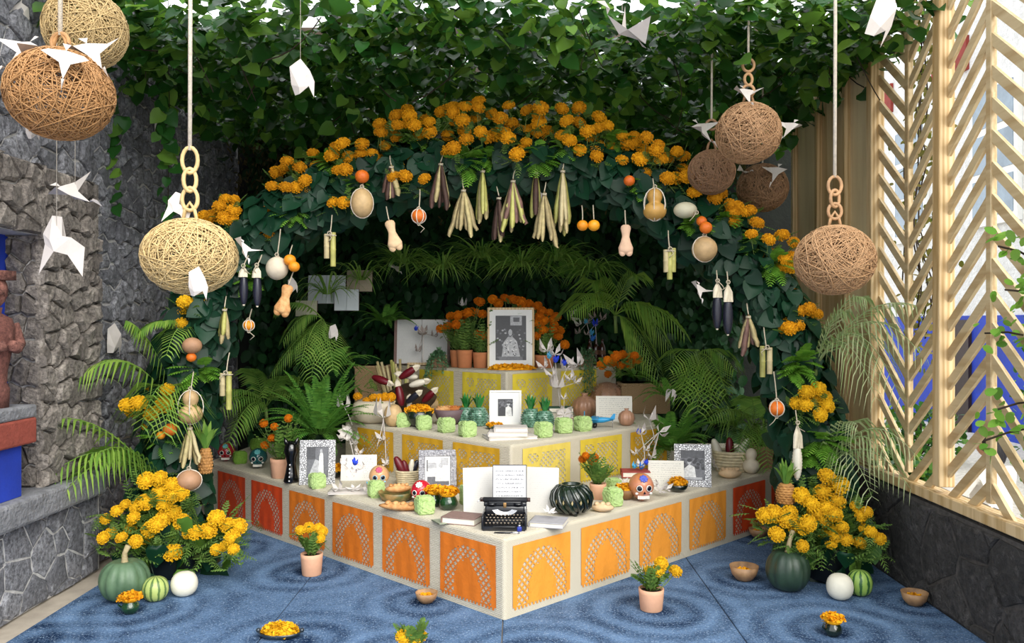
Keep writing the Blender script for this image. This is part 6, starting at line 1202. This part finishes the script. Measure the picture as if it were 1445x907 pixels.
def wicker_ball(x, y, wpx_, col, label, rings=(), rope_top=None, rope_px=None, D=None, squash=1.0):
    D = D or .4 * F / wpx_; c = P(x, y, D); R = wpx_ / 2 * D / F; t = thing('wicker_ball', label, 'wicker ball', c); o = link('weave', BALLS[col], t); o.scale = (R, R, R * squash); o.rotation_euler = (U(0, 6), U(0, 6), U(0, 6)) if squash == 1 else (0, 0, U(0, 6))
    zt = R * squash * .98
    if rings:
        part(t, 'loop', MB().tube([(-.035, 0, zt - .03), (-.02, 0, zt + .04), (0, 0, zt + .07), (.02, 0, zt + .04), (.035, 0, zt - .03)], .008, 6), WICK[col])
        for k, (ry, rh) in enumerate(rings): q = P(x, ry, D) - c; part(t, 'chain_ring', link_ring((0, 0, q.z), .026 if k % 2 else .034, rh * D / F / 2, .3 if k % 2 else .0), WICK[col])
    if rope_px is not None: z0 = (P(x, rope_px, D) - c).z; top = 3.93 if D > 4.9 else 3.93; part(t, 'rope', MB().tube([(0, 0, z0), (.003, 0, (z0 + top - c.z) / 2), (0, 0, top - c.z)], .009 if D < 4.5 else .007, 7), M_ROPE)
    return t
wicker_ball(268, 362, 131, 'straw', 'straw-coloured wicker ball hanging on a rope with three wicker rings', ((226, 36), (254, 32), (281, 32)), None, 212, None, .83)
wicker_ball(85, 133, 143, 'amber', 'large amber wicker ball with paper birds perched on it', ((60, 26),), None, 50, None, .9); wicker_ball(121, 42, 112, 'straw', 'straw wicker ball hanging behind the large amber one', (), None, -10, 3.75)
wicker_ball(1178, 367, 111, 'tan', 'pinkish tan wicker ball hanging before the plywood on three rings', ((262, 26), (280, 24), (298, 22)), None, 250, 4.15, .9); wicker_ball(1056, 188, 92, 'tan', 'tan wicker ball with paper birds under two small rings', ((92, 18), (112, 16), (128, 16)), None, 82, 4.8, .95)
wicker_ball(1004, 243, 67, 'brown', 'small brown wicker ball with an ivy sprig beside the marigolds', ((176, 14),), None, 168, 5.3, .95); wicker_ball(1076, 265, 72, 'brown', 'dark brown wicker ball hanging in shade by the plywood', (), None, 230, 6.0, .95)
# ------------------------------------------------------------------ folded paper birds
def bird_mesh(kind):
    mb = MB()
    if kind == 0:   # gliding: spread wings, pointed tail, bent neck
        v = [(0, -.5, 0), (0, .5, .05), (.16, .05, .04), (-.16, .05, .04), (0, .02, -.14), (.66, .05, .5), (.5, .45, .02), (-.66, .05, .5), (-.5, .45, .02), (0, -.75, .18), (.05, -.55, .12), (-.05, -.55, .12), (0, -.92, .05), (.12, .75, .02), (-.12, .75, .02)]
        f = [(0, 2, 4), (0, 4, 3), (2, 1, 4), (3, 4, 1), (0, 3, 2), (2, 1, 3), (2, 5, 6), (2, 6, 1), (3, 8, 7), (3, 1, 8), (0, 10, 9), (0, 9, 11), (9, 10, 12), (9, 12, 11), (1, 13, 14)]
    elif kind == 1:  # standing pajarita: square body, pointed legs, blunt head
        v = [(-.1, 0, .75), (.12, 0, .72), (.12, 0, .3), (-.32, .03, .35), (-.1, -.1, .2), (.18, -.05, -.1), (-.4, 0, -.55), (-.28, .03, .12), (.0, -.12, -.05), (.62, 0, .05), (.55, .04, -.6), (.26, -.04, -.12), (.15, .12, .25), (-.05, .12, .1), (.3, .1, -.05), (.36, -.08, .26)]
        f = [(0, 1, 2, 4), (0, 4, 3), (3, 4, 8, 7), (7, 8, 6), (4, 2, 15, 8), (8, 15, 5), (15, 9, 11, 5), (9, 10, 11), (0, 12, 1), (3, 13, 0), (13, 12, 0), (3, 7, 13), (13, 7, 6), (12, 14, 2), (2, 14, 9), (14, 10, 9), (12, 13, 14)]
    else:            # hanging folded bird seen from below
        v = [(0, 0, .55), (-.3, -.05, .3), (.28, -.05, .2), (-.25, -.05, -.2), (.0, -.16, -.3), (.25, -.06, -.25), (-.15, 0, -.5), (.0, -.1, -.48), (.4, 0, -.1), (.38, .02, -.55), (-.1, .1, 0), (.2, .12, 0)]
        f = [(0, 1, 4), (0, 4, 2), (1, 3, 4), (4, 5, 2), (3, 6, 4), (4, 6, 7), (4, 7, 5), (2, 5, 8), (8, 5, 9), (0, 10, 1), (0, 2, 11), (10, 11, 4), (1, 10, 3), (2, 8, 11)]
    return mb.add(v, f).mesh('folded_paper', M_PAPER, False)
BIRD = [bird_mesh(k) for k in range(3)]
def bird(x, y, wpx_, D, kind, rot, label, string=None):
    c = P(x, y, D); s = wpx_ * D / F / 1.25; t = thing('paper_bird', label, 'paper bird', c); o = link('folded_paper', BIRD[kind], t); o.rotation_euler = rot; o.scale = (s, s, s)
    if string: part(t, 'thread', MB().tube([(0, 0, s * .3), (0, 0, 3.93 - c.z)], .0015, 4), M_ROPE)
    return t
bird(80, 352, 80, 3.6, 1, (0, 0, 0), 'large white paper bird with pointed legs hanging before the niche', 1); bird(106, 275, 62, 4.2, 0, (.5, -.5, 1.2), 'white paper bird gliding before the stone lintel', 1)
bird(424, 110, 62, 4.4, 2, (0, 0, 0), 'white paper bird hanging head-up against the ivy', 1); bird(878, 40, 78, 4.0, 0, (-.5, .5, -1.2), 'white paper bird diving before the ivy canopy', 1); bird(1243, 18, 90, 3.4, 2, (.3, .3, .5), 'big white paper bird hanging before the top of the lattice', 1)
DA = .4 * F / 143; bird(27, 78, 62, DA, 0, (1.0, .3, -.6), 'white paper bird perched on the outer shoulder of the amber ball'); bird(91, 92, 56, DA - .17, 0, (1.3, .1, .5), 'white paper bird perched on the top of the amber ball'); bird(133, 80, 66, DA + .02, 0, (.9, -.3, .7), 'white paper bird between the amber and the straw ball'); bird(44, 183, 32, DA + .15, 2, (.4, 0, .5), 'white paper bird tucked beneath the amber ball')
DS = .4 * F / 131; bird(246, 297, 44, DS, 1, (0, .2, .2), 'white paper bird standing on top of the three-ringed straw ball'); bird(345, 354, 40, DS, 0, (.9, .4, 1.0), 'white paper bird clinging to the side of the straw ball by black corn'); bird(278, 398, 52, DS - .19, 2, (.2, .2, 0), 'white paper bird hanging on the front of the straw ball')
bird(1054, 136, 40, 4.75, 0, (.9, 0, .2), 'white paper bird on top of the tan ball under the small rings'); bird(1113, 184, 36, 4.8, 0, (.9, .3, -.8), 'white paper bird on the tan ball, towards the lattice'); bird(994, 188, 42, 5.2, 0, (1.0, -.3, .7), 'white paper bird above the small brown ball'); bird(1094, 247, 34, 5.75, 0, (1.0, .2, -.6), 'grey-white paper bird on the dark brown ball'); bird(1052, 242, 22, 5.9, 0, (.2, 0, .5), 'small shaded paper bird beside the dark brown ball')
bird(987, 412, 34, 5.2, 0, (.9, .4, .4), 'paper bird tied beside the two black corn cobs'); bird(470, 468, 26, 6.4, 2, (0, .3, 0), 'white paper bird resting among the shaded palm fronds'); bird(412, 402, 26, 5.9, 2, (0, 0, .6), 'small paper bird behind the golden bone bread'); bird(560, 380, 24, 6.9, 0, (.5, 0, .6), 'small paper bird in the grasses below the pods'); bird(762, 281, 26, 5.6, 2, (0, 0, .2), 'white paper bird half hidden behind the slanting pods')
def wall_bird(x, y, wpx_, label, kind=2, X=-2.74): D = X * F / (x - CX); bird(x, y, wpx_, D, kind, (0, .15, 1.2), label)
wall_bird(159, 478, 52, 'crumpled white paper bird pinned to the stone wall behind the palm'); wall_bird(224, 172, 40, 'white paper bird pinned high on the stone wall among ivy strands'); wall_bird(25, 12, 60, 'long white paper bird on the wall above the amber ball', 2, -2.8); wall_bird(60, 25, 62, 'white paper bird on the wall just behind the straw ball', 2, -2.8)

# ------------------------------------------------------------------ on the floor
M_PUMP = mat('pumpkin_green', C('5f7a5c'), .5, .35, 5, .15, 40, col2=C('3f5a42')); M_PUMPD = mat('pumpkin_dark', C('2f4434'), .4, .35, 6, .15, 40, col2=C('1c2c22'))
def stripes(name, a, b, n):
    k = NT(name); s = k.n('ShaderNodeSeparateXYZ'); k.l(k.coord(), s.inputs[0]); ang = k.math('ARCTAN2', s.outputs[1], s.outputs[0]); nz = k.noise(30, 3)
    f = k.math('SINE', k.math('ADD', k.math('MULTIPLY', ang, n), k.math('MULTIPLY', nz, 3.0))); k.l(k.mix(k.n_map(f, .2, .7), a, b), k.b.inputs['Base Color']); k.b.inputs['Roughness'].default_value = .4; return k.m
M_MELON = stripes('melon_striped', C('a9b86a'), C('55713a'), 11); M_MELOND = stripes('melon_dark_striped', C('8fae52'), C('2f5a2c'), 10); M_WMEL = mat('white_melon', C('e6e2cf'), .6, .12, 8, .15, 60)
FZ = .003
def pump(x, yb, wpx_, hpx_, label, m, ribs, stemh, dy, name='pumpkin'):
    p = on(x, yb, FZ); R = px(wpx_ / 2, p); h = px(hpx_, p); p = p + Vector((0, R * dy, 0)); t = thing(name, label, name, p, U(0, 1)); pr = [(max(1e-4, R * math.sin(PI * i / 16) ** .7), h / 2 * (1 - math.cos(PI * i / 16))) for i in range(17)]
    if stemh: pr[-1] = (R * .04, h * .9); pr[-2] = (R * .2, h * .95)
    part(t, 'body', MB().lathe(pr, 60, ribs=ribs), m)
    if stemh: part(t, 'stem', MB().tube([(0, 0, h * .88), (0, 0, h * .97), (.005, -.01, h + px(stemh * .5, p)), (px(stemh * .3, p), -.01, h + px(stemh, p))], [R * .19, R * .13, R * .1, R * .12], 9), mat('squash_stem', C('b0a078'), .8, .3, 30, .5, 60))
    return t
pump(166, 853, 69, 58, 'grey-green ribbed pumpkin with curved stem by the stone bench', M_PUMP, (.09, 12), 20, .6); pump(1118, 838, 62, 58, 'dark green ribbed pumpkin with tall stem below the bush', M_PUMPD, (.07, 12), 26, .6)
pump(213, 852, 36, 34, 'small pale green striped melon beside the grey-green pumpkin', M_MELON, None, 0, .8, 'melon'); pump(254, 845, 37, 34, 'smooth white melon by the feet of the arch at the stone wall', M_WMEL, None, 0, .8, 'melon'); pump(1191, 850, 37, 36, 'smooth white melon beside the dark green pumpkin', M_WMEL, None, 0, .8, 'melon'); pump(1220, 845, 35, 36, 'round watermelon with dark stripes at the low stone wall', M_MELOND, None, 0, .9, 'watermelon')
vase_marigold(180, 868, 24, FZ, 'small green jug of marigold petals before the grey-green pumpkin', M_VASE, True, 1.25); vase_marigold(1179, 900, 25, FZ, 'dark green jug of marigold petals on the open rug', M_VASED, True, 1.2)
potted_marigold(436, 815, 31, 30, FZ, 'terracotta pot of yellow marigolds before the deep orange panels', [(424, 748), (436, 744), (449, 745), (455, 750), (452, 760)], 'yellow', M_TERRA, 7.5, 22, .15); potted_marigold(922, 866, 36, 30, FZ, 'pink terracotta pot of yellow marigolds before the light orange panels', [(915, 806), (933, 795), (929, 805), (953, 806)], 'yellow', M_TERRA, 9, 24, .16)
M_JIC = mat('gourd_bowl', C('b08a62'), .55, .35, 9, col2=C('7a5c40'))
for (x, yb, w_, lb) in ((601, 853, 32, 'small pale gourd bowl by the corner panel'), (1053, 822, 41, 'large gourd bowl of petals beside the dark green pumpkin'), (1072, 760, 27, 'small gourd bowl at the far red panel'), (1295, 857, 37, 'gourd bowl of petals at the foot of the low stone wall')): bowl(x, yb, w_, FZ, lb, M_JIC, (.5, .55, .3, 60, 'gold'), .52 if w_ > 35 else .48, 'gourd_bowl')
p = on(392, 903, FZ); t = thing('petal_dish', 'dark oval dish heaped with loose marigold petals', 'dish', p + Vector((0, .04, 0))); R = px(31, p); part(t, 'shell', MB().lathe([(R * .6, 0), (R * .9, .012), (R, .03), (R * .95, .03), (R * .6, .01), (1e-4, .008)], 28, Matrix.Diagonal((1, .6, 1, 1))), mat('dish_dark', C('26323a'), .3, .3, coat=.4)); petals(t, (0, 0, .02), R * .85, R * .5, .06, 260, 'yellow'); part(t, 'lug', MB().ball(.012, (-R, 0, .035)), mat('dish_dark', C('26323a'), .3, .3, coat=.4)); part(t, 'lug', MB().ball(.012, (R, 0, .035)), mat('dish_dark', C('26323a'), .3, .3, coat=.4))
potted_marigold(580, 950, 32, 30, FZ, 'potted yellow marigolds standing on the rug nearest the open side', [(570, 899), (592, 898), (582, 905)], 'yellow', M_TERRA, 11, 14, .12)

# ------------------------------------------------------------------ beyond the lattice: shrubs and a seated person
def shrub(loc, rad, h, label, m, n, size=.08, m2=None, npart=20):
    t = thing('shrub', label, 'shrub', loc); pos = []; nr = []; d_ = []
    for i in range(n): a = U(0, 6.28); q = U(.2, 1); z = U(.05, 1); pos.append((loc[0] + math.cos(a) * rad * q, loc[1] + math.sin(a) * rad * q, loc[2] + h * z)); nr.append((U(-1, 1), U(-1, 1), U(.2, 1))); d_.append((U(-1, 1), U(-1, 1), U(-.5, .5)))
    foliage(t, np.array(pos), np.array(nr), np.array(d_), RNG.uniform(size * .7, size * 1.3, n), m, 'oval', npart, 'leaf', m2); st = MB()
    for i in range(7): a = U(0, 6.28); st.tube([(0, 0, 0), (math.cos(a) * rad * .4, math.sin(a) * rad * .4, h * .5), (math.cos(a) * rad * .6, math.sin(a) * rad * .6, h * .9)], .012, 5)
    part(t, 'branches', st, M_BARK)
for x, y, r, h_, lb in ((4.6, 9.4, .5, .6, 'low green shrub before the blue house base'), (5.4, 7.6, .5, .75, 'leafy shrub before the blue wall past the seated person'), (4.2, 11.5, .5, .5, 'low shrub at the far end of the house'), (6.0, 9.0, .45, 1.7, 'tall climbing shrub against the house front'), (3.4, 7.2, .3, .4, 'small shrub growing right behind the low stone wall'), (5.0, 13.5, .6, 1.0, 'rounded shrub by the house far from the person')): shrub((x, y, .01), r, h_, lb, M_IVY, 420, .09, M_IVYL)
shrub((3.25, 4.75, .01), .34, 1.75, 'yellow-green leafy shrub poking through the lattice', M_IVYL, 420, .055, M_LETT, 30)
vin = thing('dry_creeper', 'withered creeper climbing the lattice near the plywood', 'creeper', (2.5, 5.05, .6)); mbv = MB(); pos = []; nr = []; d_ = []
for s in range(7):
    y0 = U(-.3, .3); pts_ = [Vector((U(-.02, .04), y0 + U(-.12, .12), .9 + z * .36)) for z in range(8)]; mbv.tube(pts_, .005, 5)
    for q in pts_:
        for i in range(9): pos.append((2.5 + q.x + U(-.06, .06), 5.05 + q.y + U(-.09, .09), .6 + q.z + U(-.2, .2))); nr.append((U(-1, 0), U(-1, 1), U(-.5, 1))); d_.append((U(-1, 1), U(-1, 1), -1))
part(vin, 'vines', mbv, M_BARK); foliage(vin, np.array(pos), np.array(nr), np.array(d_), RNG.uniform(.035, .06, len(pos)), leafmat('dry_olive', C('8a7a44'), C('4c4420'), .3, .7), 'oval', 20, 'leaf')
spr = thing('leafy_branch', 'yellow-green leafy branch reaching through the lattice gaps', 'branch', (2.95, 3.9, .9)); sm = MB(); pos = []; nr = []; d_ = []
for (y1, z1) in ((3.74, 1.95), (3.72, 1.75), (3.85, 1.55), (3.76, 1.2), (3.8, 1.05)):
    c_ = quad_bez(Vector((0, 0, 0)), Vector((-.3, -.05, (z1 - .9) * .8 + .2)), Vector((2.2 + U(-.03, .06) - 2.95, y1 - 3.9, z1 - .9)), 9); sm.tube(c_, .005, 5)
    for q in c_[4:]:
        for i in range(7): pos.append((2.95 + q.x + U(-.05, .05), 3.9 + q.y + U(-.07, .07), .9 + q.z + U(-.07, .07))); nr.append((U(-1, 0), U(-1, .3), U(0, 1))); d_.append((U(-1, 1), U(-1, 1), U(-1, .4)))
part(spr, 'twigs', sm, M_BARK); foliage(spr, np.array(pos), np.array(nr), np.array(d_), RNG.uniform(.04, .065, len(pos)), M_LETT, 'oval', 60, 'leaf', M_IVYL)
# seated person, legs crossed, facing away from the lattice
per = thing('person', 'person with dark hair in a white top seated beyond the lattice', 'person', (3.47, 6.0, .02), rz=math.radians(200))
me = bpy.data.meshes.new('body')
J = [(0, 0, .12, .13), (0, .02, .28, .12), (0, .03, .42, .13), (0, .02, .52, .06), (0, .0, .58, .05),
     (.17, .03, .48, .055), (.24, -.05, .3, .045), (.14, -.22, .22, .036), (-.17, .03, .48, .055), (-.24, -.05, .3, .045), (-.14, -.22, .22, .036),
     (.12, -.02, .1, .09), (.33, -.28, .14, .07), (.02, -.36, .06, .05), (-.12, -.02, .1, .09), (-.33, -.28, .14, .07), (-.02, -.42, .05, .05)]
E = [(0, 1), (1, 2), (2, 3), (3, 4), (2, 5), (5, 6), (6, 7), (2, 8), (8, 9), (9, 10), (0, 11), (11, 12), (12, 13), (0, 14), (14, 15), (15, 16)]
me.from_pydata([j[:3] for j in J], E, []); me.materials.append(mat('white_cotton', C('ece8e2'), .9, .08, 14, .2, 40)); bo = link('body', me, per); sk = bo.modifiers.new('skin', 'SKIN'); bo.modifiers.new('sub', 'SUBSURF').levels = 2
for sv, j in zip(me.skin_vertices[0].data, J): sv.radius = (j[3], j[3])
me.skin_vertices[0].data[0].use_root = True; bo.modifiers['sub'].render_levels = 2
M_SKIN = mat('skin', C('c89878'), .55, .1, 20); hd = MB().ball((.075, .095, .115), (0, -.01, .70), 20, 14, lambda q: Vector((q.x * (1 - .18 * max(0, -q.z)), q.y, q.z))).tube([(0, .01, .56), (0, 0, .64)], .045, 10)
hd.add([(-.014, -.1, .685), (.014, -.1, .685), (0, -.1, .72), (0, -.125, .688)], [(0, 1, 3), (0, 3, 2), (1, 2, 3)]); hd.ball((.012, .02, .025), (.075, 0, .695), 8, 6).ball((.012, .02, .025), (-.075, 0, .695), 8, 6); part(per, 'head', hd, M_SKIN)
[part(per, 'eye', MB().ball(.009, (s * .03, -.094, .71), 8, 6), mat('skull_eye', C('0e1020'), .2)) for s in (-1, 1)]; part(per, 'mouth', MB().ball((.02, .006, .006), (0, -.094, .645), 8, 6), mat('lips', C('a4625a'), .5))
part(per, 'hair', MB().ball((.086, .1, .12), (0, .022, .725), 18, 12).ball((.07, .06, .12), (0, .07, .64), 14, 10), mat('dark_hair', C('1a1618'), .5, .3, 60, .6, 120))
for s in (-1, 1):
    hm = MB().ball((.028, .038, .016), (s * .14, -.25, .215), 10, 6)
    for k in range(4): hm.tube([(s * .14 + (k - 1.5) * .013, -.275, .215), (s * .14 + (k - 1.5) * .014, -.31 - .004 * (k in (1, 2)), .208), (s * .14 + (k - 1.5) * .013, -.335 - .006 * (k in (1, 2)), .193)], [.0075, .007, .006], 6)
    hm.tube([(s * .125, -.24, .215), (s * .1, -.265, .212), (s * .095, -.29, .203)], [.009, .008, .007], 6); part(per, 'hand', hm, M_SKIN)
